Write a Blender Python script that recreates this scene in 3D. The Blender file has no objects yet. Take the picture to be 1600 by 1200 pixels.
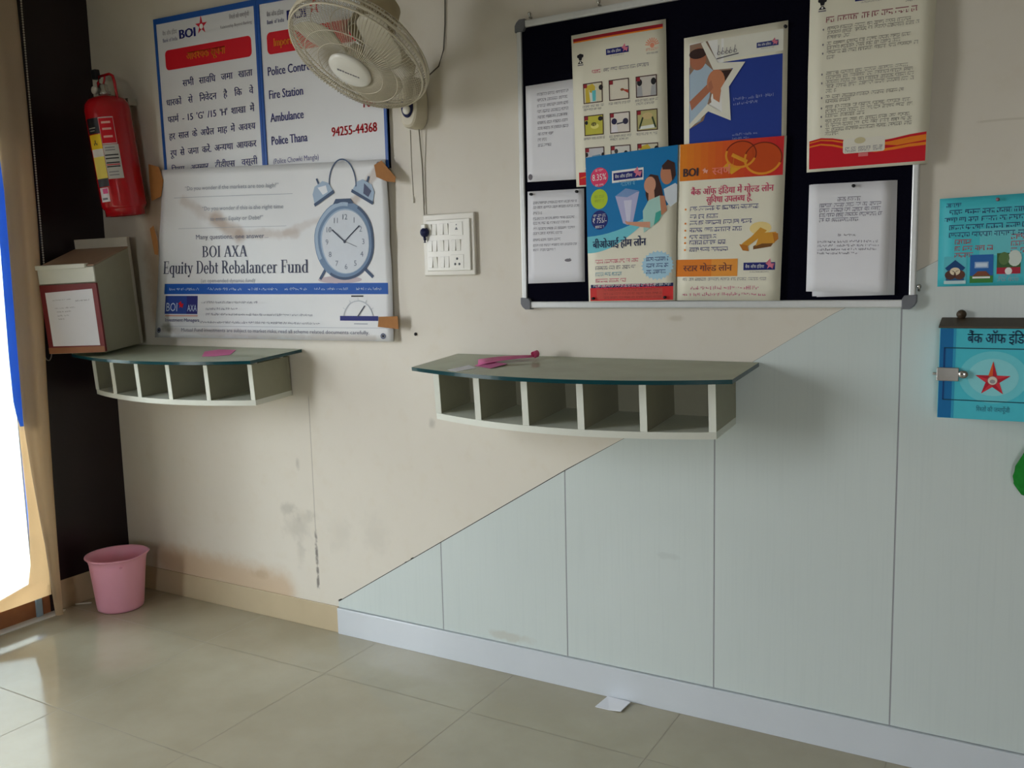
# -*- coding: utf-8 -*-
import bpy, bmesh, math, random, re
from mathutils import Vector, Matrix, Euler
random.seed(7)
scene = bpy.context.scene
COL = scene.collection
PI = math.pi

# ------------------------------------------------------------------ materials
def lin(c):
    out = []
    for v in c[:3]:
        v = v / 255.0
        out.append(v / 12.92 if v <= 0.04045 else ((v + 0.055) / 1.055) ** 2.4)
    return (*out, 1.0)

MATS = {}
def mat(name, rgb, rough=0.6, metal=0.0, spec=0.4, vary=0.05, scale=40.0, bump=0.0, trans=0.0, coat=0.0, ior=1.45):
    """Principled material whose colour carries a faint procedural mottling."""
    if name in MATS:
        return MATS[name]
    m = bpy.data.materials.new(name)
    m.use_nodes = True
    nt = m.node_tree
    b = nt.nodes['Principled BSDF']
    b.inputs['Roughness'].default_value = rough
    b.inputs['Metallic'].default_value = metal
    b.inputs['Specular IOR Level'].default_value = spec
    b.inputs['IOR'].default_value = ior
    b.inputs['Transmission Weight'].default_value = trans
    b.inputs['Coat Weight'].default_value = coat
    col = lin(rgb)
    tc = nt.nodes.new('ShaderNodeTexCoord')
    nz = nt.nodes.new('ShaderNodeTexNoise')
    nz.inputs['Scale'].default_value = scale
    nz.inputs['Detail'].default_value = 3.0
    nt.links.new(tc.outputs['Object'], nz.inputs['Vector'])
    mx = nt.nodes.new('ShaderNodeMix'); mx.data_type = 'RGBA'
    mx.inputs[6].default_value = tuple(max(0, c * (1 - vary)) for c in col[:3]) + (1,)
    mx.inputs[7].default_value = tuple(min(1, c * (1 + vary)) for c in col[:3]) + (1,)
    nt.links.new(nz.outputs['Fac'], mx.inputs[0])
    nt.links.new(mx.outputs[2], b.inputs['Base Color'])
    if bump:
        bp = nt.nodes.new('ShaderNodeBump')
        bp.inputs['Strength'].default_value = bump
        bp.inputs['Distance'].default_value = 0.004
        nt.links.new(nz.outputs['Fac'], bp.inputs['Height'])
        nt.links.new(bp.outputs['Normal'], b.inputs['Normal'])
    MATS[name] = m
    return m

def ink(rgb):
    return mat('print_%d_%d_%d' % tuple(rgb), rgb, rough=0.55, spec=0.25, vary=0.03, scale=60)

class NT:
    """Tiny helper for node math."""
    def __init__(s, m):
        s.nt = m.node_tree; s.n = s.nt.nodes; s.l = s.nt.links
    def val(s, sock, v):
        if isinstance(v, (int, float)): sock.default_value = v
        else: s.l.new(v, sock)
    def math(s, op, a, b=0.0, c=0.0, clamp=False):
        n = s.n.new('ShaderNodeMath'); n.operation = op; n.use_clamp = clamp
        s.val(n.inputs[0], a); s.val(n.inputs[1], b); s.val(n.inputs[2], c)
        return n.outputs[0]
    def step(s, x, a, b, lo=0.0, hi=1.0):
        n = s.n.new('ShaderNodeMapRange'); n.interpolation_type = 'SMOOTHSTEP'
        s.val(n.inputs[0], x); n.inputs[1].default_value = a; n.inputs[2].default_value = b
        n.inputs[3].default_value = lo; n.inputs[4].default_value = hi
        return n.outputs[0]
    def mix(s, f, a, b):
        n = s.n.new('ShaderNodeMix'); n.data_type = 'RGBA'
        s.val(n.inputs[0], f)
        for k, v in ((6, a), (7, b)):
            if isinstance(v, tuple): n.inputs[k].default_value = v
            else: s.l.new(v, n.inputs[k])
        return n.outputs[2]
    def noise(s, vec, scale, detail=4.0, rough=0.55):
        n = s.n.new('ShaderNodeTexNoise'); n.inputs['Scale'].default_value = scale
        n.inputs['Detail'].default_value = detail; n.inputs['Roughness'].default_value = rough
        s.l.new(vec, n.inputs['Vector'])
        return n.outputs['Fac']
    def pos(s):
        g = s.n.new('ShaderNodeNewGeometry')
        x = s.n.new('ShaderNodeSeparateXYZ'); s.l.new(g.outputs['Position'], x.inputs[0])
        return g.outputs['Position'], x.outputs[0], x.outputs[1], x.outputs[2]
    def blotch(s, x, z, nz, cx, cz, rx, rz, wob=0.6, a=1.1, b=0.4):
        dx = s.math('DIVIDE', s.math('SUBTRACT', x, cx), rx)
        dz = s.math('DIVIDE', s.math('SUBTRACT', z, cz), rz)
        d = s.math('SQRT', s.math('ADD', s.math('MULTIPLY', dx, dx), s.math('MULTIPLY', dz, dz)))
        d = s.math('ADD', d, s.math('MULTIPLY', s.math('SUBTRACT', nz, 0.5), wob * 2))
        return s.step(d, a, b)
    def seg(s, x, z, nz, p, q, w, wob=0.02):
        """mask of a smear along the segment p-q of half-width w"""
        dx, dz = q[0] - p[0], q[1] - p[1]
        L2 = dx * dx + dz * dz
        px = s.math('SUBTRACT', x, p[0]); pz = s.math('SUBTRACT', z, p[1])
        t = s.math('DIVIDE', s.math('ADD', s.math('MULTIPLY', px, dx), s.math('MULTIPLY', pz, dz)), L2, clamp=True)
        ex = s.math('SUBTRACT', px, s.math('MULTIPLY', t, dx)); ez = s.math('SUBTRACT', pz, s.math('MULTIPLY', t, dz))
        d = s.math('SQRT', s.math('ADD', s.math('MULTIPLY', ex, ex), s.math('MULTIPLY', ez, ez)))
        d = s.math('ADD', d, s.math('MULTIPLY', s.math('SUBTRACT', nz, 0.5), wob * 2))
        return s.step(d, w, w * 0.2)

# wall plaster, with its own stains
def wall_material():
    m = mat('cream_plaster', (222, 213, 192), rough=0.42, spec=0.35, vary=0.0)
    k = NT(m); b = k.n['Principled BSDF']
    p, x, y, z = k.pos()
    n1 = k.noise(p, 1.7, 3); n2 = k.noise(p, 14, 5); n3 = k.noise(p, 45, 3)
    col = k.mix(n1, lin((206, 199, 184)), lin((216, 210, 197)))
    col = k.mix(k.math('MULTIPLY', k.step(n2, 0.5, 0.8), 0.18), col, lin((196, 180, 150)))
    back = k.step(y, -0.05, -0.02)
    def stain_tint(c, mask, amt, rgb):
        return k.mix(k.math('MULTIPLY', k.math('MULTIPLY', mask, amt), back), c, lin(rgb))
    # smear of grey dirt by the crack, low on the wall
    for cx, cz, rx, rz, a in ((1.0, 0.47, .045, .03, .32), (1.06, 0.40, .08, .07, .26), (1.09, 0.45, .07, .03, .24), (1.06, .29, .025, .06, .22),
                              (1.27, .40, .07, .09, .12), (1.45, .42, .08, .09, .12), (1.07, .66, .014, .03, .4), (1.72, .86, .015, .02, .4), (.83, .17, .06, .02, .3)):
        col = stain_tint(col, k.blotch(x, z, n2, cx, cz, rx, rz, 1.3, 1.2, 0.1), a, (132, 128, 116))
    # tall crack and its dark lower end
    dx = k.math('ABSOLUTE', k.math('SUBTRACT', x, k.math('ADD', 1.1465, k.math('MULTIPLY', k.math('SUBTRACT', n2, 0.5), 0.004))))
    line = k.math('MULTIPLY', k.step(dx, 0.0035, 0.001), k.step(z, 0.935, 0.92))
    line = k.math('MULTIPLY', line, k.step(z, 0.16, 0.18))
    col = stain_tint(col, line, 0.45, (120, 112, 98))
    low = k.math('MULTIPLY', k.step(dx, 0.010, 0.004), k.math('MULTIPLY', k.step(z, 0.42, 0.36), k.step(z, 0.155, 0.17)))
    col = stain_tint(col, k.math('MULTIPLY', low, k.step(n3, 0.35, 0.6)), 0.75, (95, 90, 86))
    # brown stain beside the banner, ochre tint along the skirting
    col = stain_tint(col, k.seg(x, z, n2, (0.33, 1.72), (0.33, 1.25), 0.10, 0.05), 0.55, (150, 112, 62))
    col = stain_tint(col, k.seg(x, z, n2, (0.25, 0.15), (0.95, 0.13), 0.11, 0.05), 0.5, (178, 134, 72))
    col = stain_tint(col, k.blotch(x, z, n2, 2.62, 1.235, .03, .012, .9), 0.4, (170, 158, 132))
    # scuffed cracks in the plaster on the right
    wv = k.math('ABSOLUTE', k.math('SUBTRACT', z, k.math('ADD', 1.70, k.math('MULTIPLY', n1, 0.05))))
    col = stain_tint(col, k.math('MULTIPLY', k.step(wv, .004, .001), k.math('MULTIPLY', k.step(x, 3.4, 3.42), k.step(x, 3.75, 3.7))), 0.25, (150, 140, 112))
    k.l.new(col, b.inputs['Base Color'])
    bp = k.n.new('ShaderNodeBump'); bp.inputs['Strength'].default_value = 0.12; bp.inputs['Distance'].default_value = 0.006
    k.l.new(n2, bp.inputs['Height']); k.l.new(bp.outputs['Normal'], b.inputs['Normal'])
    return m

def floor_material():
    m = mat('vitrified_tile', (196, 184, 156), rough=0.09, spec=0.5, vary=0.0)
    k = NT(m); b = k.n['Principled BSDF']
    p, x, y, z = k.pos()
    def grid(c, off):
        t = k.math('DIVIDE', k.math('SUBTRACT', c, off), 0.6)
        f = k.math('FRACT', k.math('ADD', t, 100.0))
        d = k.math('MINIMUM', f, k.math('SUBTRACT', 1.0, f))
        return d, k.math('FLOOR', k.math('ADD', t, 100.0))
    gx, ix = grid(x, 1.4439); gy, iy = grid(y, -0.312)
    d = k.math('MINIMUM', gx, gy)
    g = k.step(d, 0.0042, 0.0022)
    n1 = k.noise(p, 2.2, 5, .6); n2 = k.noise(p, 60, 3)
    col = k.mix(k.step(n1, .3, .7), lin((162, 154, 132)), lin((174, 167, 146)))
    col = k.mix(k.math('MULTIPLY', k.step(n2, .5, .8), .25), col, lin((172, 160, 132)))
    tid = k.math('FRACT', k.math('MULTIPLY', k.math('SINE', k.math('ADD', k.math('MULTIPLY', ix, 12.99), k.math('MULTIPLY', iy, 78.2))), 437.5))
    col = k.mix(k.math('MULTIPLY', tid, 0.10), col, lin((168, 155, 124)))
    col = k.mix(k.math('MULTIPLY', g, 0.42), col, lin((108, 98, 78)))
    k.l.new(col, b.inputs['Base Color'])
    k.l.new(k.math('ADD', k.math('MULTIPLY', g, 0.4), k.math('ADD', 0.07, k.math('MULTIPLY', n1, 0.06))), b.inputs['Roughness'])
    bp = k.n.new('ShaderNodeBump'); bp.inputs['Strength'].default_value = 0.25; bp.inputs['Distance'].default_value = 0.001
    k.l.new(k.math('SUBTRACT', 1.0, g), bp.inputs['Height']); k.l.new(bp.outputs['Normal'], b.inputs['Normal'])
    return m

def cladding_material():
    m = mat('grey_laminate', (196, 204, 200), rough=0.33, spec=0.4, vary=0.0)
    k = NT(m); b = k.n['Principled BSDF']
    p, x, y, z = k.pos()
    n1 = k.noise(p, 1.3, 3); n2 = k.noise(p, 30, 4)
    col = k.mix(n1, lin((190, 199, 195)), lin((203, 211, 207)))
    # fine vertical grain of the laminate
    cb = k.n.new('ShaderNodeCombineXYZ'); k.l.new(k.math('MULTIPLY', x, 140), cb.inputs[0]); k.l.new(k.math('MULTIPLY', z, 3), cb.inputs[2])
    gr = k.noise(cb.outputs[0], 1.0, 2)
    col = k.mix(k.math('MULTIPLY', k.step(gr, .45, .75), .12), col, lin((174, 184, 182)))
    col = k.mix(k.math('MULTIPLY', k.blotch(x, z, n2, 2.02, .13, .10, .02, .8), .35), col, lin((172, 160, 140)))
    col = k.mix(k.math('MULTIPLY', k.blotch(x, z, n2, 2.6, .5, .05, .012, .9), .2), col, lin((160, 164, 160)))
    k.l.new(col, b.inputs['Base Color'])
    return m

def cloth_material(name, rgb, transl=0.6, shift=None):
    """Thin fabric that lets daylight through."""
    m = bpy.data.materials.new(name); m.use_nodes = True
    k = NT(m); k.n.remove(k.n['Principled BSDF'])
    p, x, y, z = k.pos()
    n = k.noise(p, 9, 4)
    col = k.mix(n, tuple(c * .9 for c in lin(rgb)[:3]) + (1,), lin(rgb))
    d = k.n.new('ShaderNodeBsdfDiffuse'); t = k.n.new('ShaderNodeBsdfTranslucent'); ms = k.n.new('ShaderNodeMixShader')
    k.l.new(col, d.inputs['Color']); k.l.new(col, t.inputs['Color'])
    ms.inputs[0].default_value = transl
    k.l.new(d.outputs[0], ms.inputs[1]); k.l.new(t.outputs[0], ms.inputs[2])
    k.l.new(ms.outputs[0], k.n['Material Output'].inputs['Surface'])
    MATS[name] = m
    return m

WALL = wall_material()
WALLD = mat('tan_office_wall', (150, 138, 120), rough=.7, vary=.04, scale=2)
FLOOR = floor_material()
CLAD = cladding_material()
WHITE_PAINT = mat('white_ceiling_paint', (196, 193, 184), rough=0.8, vary=0.03, scale=3)
DARKLAM = mat('dark_brown_laminate', (34, 24, 26), rough=0.28, spec=0.4, vary=0.15, scale=6)
SKIRT = mat('beige_skirting_tile', (186, 170, 140), rough=0.25, spec=0.45, vary=0.06, scale=9)
SKIRTW = mat('white_skirting_tile', (198, 203, 207), rough=0.16, spec=0.5, vary=0.05, scale=7)
GAP = mat('dark_gap', (52, 48, 44), rough=0.9, vary=0.2)
WHITE_LAM = mat('lit_edge_laminate', (214, 216, 204), rough=0.38, spec=0.4, vary=0.03, scale=30)
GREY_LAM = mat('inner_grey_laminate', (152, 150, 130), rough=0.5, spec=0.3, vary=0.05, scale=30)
ALU = mat('brushed_aluminium', (214, 216, 214), rough=0.35, metal=0.25, vary=0.05, scale=80)
FELT = mat('navy_black_felt', (10, 10, 22), rough=1.0, spec=0.05, vary=0.3, scale=220, bump=0.4)
GREYPL = mat('grey_plastic', (104, 106, 110), rough=0.4, vary=0.05)
STEEL = mat('steel', (190, 188, 182), rough=0.22, metal=0.9, vary=0.06)
BLACK = mat('black_plastic', (22, 22, 26), rough=0.4, vary=0.1)
NAVY = mat('navy_plastic', (28, 34, 78), rough=0.35, vary=0.06)
PAPER = mat('white_paper', (226, 226, 230), rough=0.75, spec=0.2, vary=0.02, scale=12)
CREAMP = mat('cream_poster_paper', (226, 222, 202), rough=0.5, spec=0.3, vary=0.02, scale=12)
FLEX = mat('white_flex_vinyl', (216, 217, 218), rough=0.4, spec=0.35, vary=0.02, scale=8)
TAPE = mat('brown_packing_tape', (160, 108, 58), rough=0.6, spec=0.2, vary=0.12, scale=60)
PINK = mat('pink_plastic', (240, 172, 194), rough=0.32, spec=0.45, vary=0.03, scale=12)
PINKP = mat('pink_paper', (214, 110, 158), rough=0.7, vary=0.05, scale=40)
RED = mat('red_enamel', (172, 10, 24), rough=0.22, spec=0.5, vary=0.05, scale=10, coat=0.3)
FANPL = mat('beige_fan_plastic', (208, 200, 178), rough=0.35, spec=0.45, vary=0.04, scale=20)
FANDK = mat('tan_motor_housing', (168, 154, 122), rough=0.45, spec=0.4, vary=0.05, scale=20)
FANW = mat('beige_guard_wire', (206, 198, 178), rough=0.35, metal=0.1, vary=0.06, scale=90)
WHITEPL = mat('gleam_white', (226, 224, 214), rough=0.25, spec=0.5, vary=0.02)
IVORY = mat('ivory_plastic', (216, 212, 200), rough=0.3, spec=0.5, vary=0.02)
WIRE = mat('grey_cable', (150, 144, 130), rough=0.5)
TEALBOX = mat('cyan_painted_sheet', (70, 190, 205), rough=0.4, vary=0.05, scale=8)
BROWNTOP = mat('brown_painted_sheet', (74, 60, 44), rough=0.55, vary=0.2, scale=25)
GREENC = mat('green_cloth', (34, 118, 44), rough=0.95, spec=0.05, vary=0.35, scale=60, bump=0.8)
MAROON = mat('maroon_board', (118, 40, 42), rough=0.4, vary=0.1, scale=20)
WOODEDGE = mat('brown_wood_edge', (150, 98, 64), rough=0.5, vary=0.15, scale=25)
BLUEFR = mat('blue_frame', (30, 82, 160), rough=0.4, vary=0.04)
SUNSTRIP = mat('sunlit_strip_white', (228, 228, 220), rough=0.12, spec=0.5, vary=0.06, scale=14)
PALEBLUE = mat('pale_blue', (150, 176, 196), rough=0.4, vary=0.05)
CONCRETE = mat('outside_paving', (128, 124, 116), rough=0.9, vary=0.1, scale=3)
GLASST = None
def glass(name, rgb, rough=0.0, dust_sheen=0.0):
    m = bpy.data.materials.new(name); m.use_nodes = True
    k = NT(m); k.n.remove(k.n['Principled BSDF'])
    p, x, y, z = k.pos()
    n = k.noise(p, 6, 2)
    col = k.mix(n, tuple(c * .95 for c in lin(rgb)[:3]) + (1,), lin(rgb))
    tr = k.n.new('ShaderNodeBsdfTransparent'); gl = k.n.new('ShaderNodeBsdfGlossy'); ms = k.n.new('ShaderNodeMixShader'); fr = k.n.new('ShaderNodeFresnel')
    fr.inputs['IOR'].default_value = 2.0 if dust_sheen else 1.5; gl.inputs['Roughness'].default_value = rough
    k.l.new(col, tr.inputs['Color'])
    k.l.new(k.math('MINIMUM', fr.outputs[0], 0.9), ms.inputs[0]); k.l.new(tr.outputs[0], ms.inputs[1]); k.l.new(gl.outputs[0], ms.inputs[2])
    out = ms.outputs[0]
    if dust_sheen:
        df = k.n.new('ShaderNodeBsdfDiffuse'); df.inputs['Color'].default_value = lin((204, 208, 184)); m2 = k.n.new('ShaderNodeMixShader')  # pale diffuse veil: dust plus the wall's reflection painted into the glass
        n3 = k.noise(p, 5, 3)
        k.l.new(k.math('MULTIPLY', k.step(n3, .2, .8, .9, 1.1), dust_sheen), m2.inputs[0]); k.l.new(out, m2.inputs[1]); k.l.new(df.outputs[0], m2.inputs[2]); out = m2.outputs[0]
    k.l.new(out, k.n['Material Output'].inputs['Surface'])
    MATS[name] = m
    return m
GLASST = glass('green_tinted_glass', (176, 210, 192), 0.03, .5)
EDGEG = mat('ground_glass_edge', (14, 62, 68), rough=0.15, spec=0.6, vary=0.15, scale=30)
CLEARG = glass('window_glass', (245, 250, 250))

# ------------------------------------------------------------------ mesh building
class MB:
    def __init__(s):
        s.bm = bmesh.new(); s.mats = []
    def mi(s, m):
        if m not in s.mats: s.mats.append(m)
        return s.mats.index(m)
    def add(s, verts, faces, m, smooth=False, M=None):
        k = s.mi(m)
        vs = [s.bm.verts.new(M @ Vector(v) if M else Vector(v)) for v in verts]
        for f in faces:
            try:
                fc = s.bm.faces.new([vs[i] for i in f]); fc.material_index = k; fc.smooth = smooth
            except ValueError:
                pass
        return vs
    def addbm(s, tb, m, smooth=False, M=None):
        tb.verts.index_update()
        s.add([v.co.copy() for v in tb.verts], [[v.index for v in f.verts] for f in tb.faces], m, smooth, M)
        tb.free()
    def box(s, lo, hi, m, bevel=0.0, M=None, seg=2):
        tb = bmesh.new()
        bmesh.ops.create_cube(tb, size=1.0)
        for v in tb.verts:
            v.co = Vector([lo[i] + (v.co[i] + .5) * (hi[i] - lo[i]) for i in range(3)])
        if bevel > 0:
            bmesh.ops.bevel(tb, geom=tb.edges[:], offset=bevel, segments=seg, affect='EDGES', profile=0.5)
        s.addbm(tb, m, bevel > 0 and seg > 1 and False, M)
        return s
    def prism(s, pts, axis, a, b, m, bevel=0.0, M=None, side=None, smooth_side=False):
        """polygon pts (2D) extruded along an axis ('x','y','z') from a to b"""
        def P(p, t):
            return {'x': (t, p[0], p[1]), 'y': (p[0], t, p[1]), 'z': (p[0], p[1], t)}[axis]
        n = len(pts)
        if bevel > 0:
            tb = bmesh.new()
            v0 = [tb.verts.new(P(p, a)) for p in pts]; v1 = [tb.verts.new(P(p, b)) for p in pts]
            tb.faces.new(v0[::-1]); tb.faces.new(v1)
            for i in range(n): tb.faces.new([v0[i], v0[(i + 1) % n], v1[(i + 1) % n], v1[i]])
            bmesh.ops.recalc_face_normals(tb, faces=tb.faces[:])
            bmesh.ops.bevel(tb, geom=tb.edges[:], offset=bevel, segments=2, affect='EDGES', profile=0.5)
            s.addbm(tb, m, False, M)
            return s
        vs = [P(p, a) for p in pts] + [P(p, b) for p in pts]
        s.add(vs, [list(range(n))[::-1], [n + i for i in range(n)]], m, False, M)
        s.add(vs, [[i, (i + 1) % n, n + (i + 1) % n, n + i] for i in range(n)], side or m, smooth_side, M)
        return s
    def lathe(s, prof, m, seg=40, M=None, smooth=True, sx=1.0, sy=1.0):
        vs, fs = [], []
        for r, z in prof:
            for i in range(seg):
                a = 2 * PI * i / seg
                vs.append((r * math.cos(a) * sx, r * math.sin(a) * sy, z))
        for j in range(len(prof) - 1):
            for i in range(seg):
                fs.append([j * seg + i, j * seg + (i + 1) % seg, (j + 1) * seg + (i + 1) % seg, (j + 1) * seg + i])
        if prof[0][0] > 1e-6: fs.append(list(range(seg))[::-1])
        if prof[-1][0] > 1e-6: fs.append([(len(prof) - 1) * seg + i for i in range(seg)])
        s.add(vs, fs, m, smooth, M)
        return s
    def tube(s, path, r, m, seg=8, M=None, closed=False):
        pts = [Vector(p) for p in path]; n = len(pts); vs, fs = [], []
        up = Vector((0, 0, 1))
        for i, p in enumerate(pts):
            if closed: t = pts[(i + 1) % n] - pts[i - 1]
            else: t = pts[min(i + 1, n - 1)] - pts[max(i - 1, 0)]
            t.normalize()
            u = up if abs(t.dot(up)) < .95 else Vector((1, 0, 0))
            a = t.cross(u).normalized(); b = t.cross(a).normalized()
            rr = r[i] if isinstance(r, (list, tuple)) else r
            for k in range(seg):
                q = 2 * PI * k / seg
                vs.append(p + (a * math.cos(q) + b * math.sin(q)) * rr)
        for i in range(n if closed else n - 1):
            j = (i + 1) % n
            for k in range(seg):
                fs.append([i * seg + k, i * seg + (k + 1) % seg, j * seg + (k + 1) % seg, j * seg + k])
        if not closed:
            fs.append(list(range(seg))[::-1]); fs.append([(n - 1) * seg + k for k in range(seg)])
        s.add(vs, fs, m, True, M)
        return s
    def sphere(s, c, r, m, sc=(1, 1, 1), seg=20, M=None):
        tb = bmesh.new(); bmesh.ops.create_uvsphere(tb, u_segments=seg, v_segments=max(6, seg // 2), radius=r)
        for v in tb.verts: v.co = Vector((c[0] + v.co.x * sc[0], c[1] + v.co.y * sc[1], c[2] + v.co.z * sc[2]))
        s.addbm(tb, m, True, M)
        return s
    def build(s, name, parent=None, loc=None, rot=None, fix=True):
        if fix: bmesh.ops.recalc_face_normals(s.bm, faces=s.bm.faces[:])
        me = bpy.data.meshes.new(name); s.bm.to_mesh(me); s.bm.free()
        for m in s.mats: me.materials.append(m)
        o = bpy.data.objects.new(name, me); COL.objects.link(o)
        if parent is not None: o.parent = parent
        if loc is not None: o.location = loc
        if rot is not None: o.rotation_euler = rot
        return o

def tag(o, label, cat, group=None, kind=None):
    o['label'] = label; o['category'] = cat
    if group: o['group'] = group
    if kind: o['kind'] = kind
    return o
def thing(name, label, cat, loc, rot=(0, 0, 0), group=None):
    o = bpy.data.objects.new(name, None); COL.objects.link(o)
    o.location = loc; o.rotation_euler = rot; o.empty_display_size = 0.05
    return tag(o, label, cat, group)
def struct(o, label=None, cat=None):
    o['kind'] = 'structure'
    if label: o['label'] = label
    if cat: o['category'] = cat
    return o

# ------------------------------------------------------------------ lettering
_TX = {}
def hin(t):
    """put the short-i sign before its consonant and drop joiners, for plain glyph order"""
    t = re.sub('((?:[\u0915-\u0939\u0958-\u095f]\u094d)*[\u0915-\u0939\u0958-\u095f]\u093c?)\u093f', '\u093f\\1', t)
    return t.replace('\u094d', '\u094d')
def text_mesh(t):
    if t in _TX: return _TX[t]
    if '\u094d' in t:
        _TX[t] = compose(t); return _TX[t]
    cu = bpy.data.curves.new('lettering', 'FONT'); cu.body = hin(t); cu.resolution_u = 2; cu.fill_mode = 'FRONT'
    ob = bpy.data.objects.new('lettering', cu); COL.objects.link(ob)
    dg = bpy.context.evaluated_depsgraph_get(); dg.update()
    me = bpy.data.meshes.new_from_object(ob.evaluated_get(dg))
    vs = [(v.co.x, v.co.y) for v in me.vertices]; fs = [list(p.vertices) for p in me.polygons]
    bpy.data.objects.remove(ob); bpy.data.curves.remove(cu); bpy.data.meshes.remove(me)
    if vs:
        x0 = min(v[0] for v in vs); x1 = max(v[0] for v in vs)
    else: x0, x1 = 0, 1
    _TX[t] = (vs, fs, x0, x1)
    return _TX[t]

def clip_right(vs, fs, c):
    tb = bmesh.new(); bv = [tb.verts.new((x, y, 0)) for x, y in vs]
    for f in fs:
        try: tb.faces.new([bv[i] for i in f])
        except ValueError: pass
    bmesh.ops.bisect_plane(tb, geom=tb.verts[:] + tb.edges[:] + tb.faces[:], plane_co=(c, 0, 0), plane_no=(1, 0, 0), clear_outer=True, dist=1e-6)
    tb.verts.index_update()
    out = [(v.co.x, v.co.y) for v in tb.verts], [[v.index for v in f.verts] for f in tb.faces]
    tb.free(); return out
def compose(t):
    """lay out words with joined consonants: half letters lose their upright, a leading r becomes a hook above, a trailing r a slanting stroke below"""
    V, F, pen = [], [], 0.0
    def put(vs, fs, dx):
        o = len(V); V.extend((x + dx, y) for x, y in vs); F.extend([i + o for i in f] for f in fs)
    def quad(a, b, c, d): put([a, b, c, d], [[0, 1, 2, 3]], 0)
    for word in t.split(' '):
        hook = False
        for tok in [x for x in re.split('(\u0930\u094d|[\u0915-\u0939]\u094d\u0930|[\u0915-\u0939]\u094d)', word) if x]:
            if tok == '\u0930\u094d': hook = True; continue
            if tok.endswith('\u094d\u0930'):
                vs, fs, a, b = text_mesh(tok[0]); put(vs, fs, pen); pen += b
                quad((pen - .42, .05), (pen - .38, .0), (pen - .14, .17), (pen - .16, .22)); continue
            if tok.endswith('\u094d'):
                vs, fs, a, b = text_mesh(tok[0]); c = b * .70
                vs, fs = clip_right(vs, fs, c); put(vs, fs, pen); pen += c; continue
            vs, fs, a, b = text_mesh(tok); put(vs, fs, pen); pen += b
            if hook:
                x = pen - .12 if len(tok) < 2 else pen - b + .45; hook = False
                quad((x - .10, .80), (x - .02, .80), (x + .02, .62), (x - .04, .62)); quad((x - .10, .86), (x + .08, .86), (x + .06, .79), (x - .10, .79))
        pen += .28
    xs = [v[0] for v in V]
    return V, F, min(xs), max(xs)

# a small bookish face with slab feet, drawn glyph by glyph: lists of polygons, cap height 1
def _arc(cx, cy, rx, ry, a0, a1, tx=.15, ty=.055, n=18):
    o, i = [], []
    for k in range(n + 1):
        a = math.radians(a0 + (a1 - a0) * k / n)
        o.append((cx + rx * math.cos(a), cy + ry * math.sin(a))); i.append((cx + (rx - tx) * math.cos(a), cy + (ry - ty) * math.sin(a)))
    return [[o[k], o[k + 1], i[k + 1], i[k]] for k in range(n)]
def _r(x0, y0, x1, y1): return [[(x0, y0), (x1, y0), (x1, y1), (x0, y1)]]
def _dg(x0, y0, x1, y1, t): return [[(x0 - t / 2, y0), (x0 + t / 2, y0), (x1 + t / 2, y1), (x1 - t / 2, y1)]]
def _st(x, y0, y1, foot=True, head=True):
    p = _r(x, y0, x + .15, y1)
    if foot: p += _r(x - .08, y0, x + .23, y0 + .05)
    if head: p += _r(x - .08, y1 - .05, x + (.23 if head == 2 else .15), y1)
    return p
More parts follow.
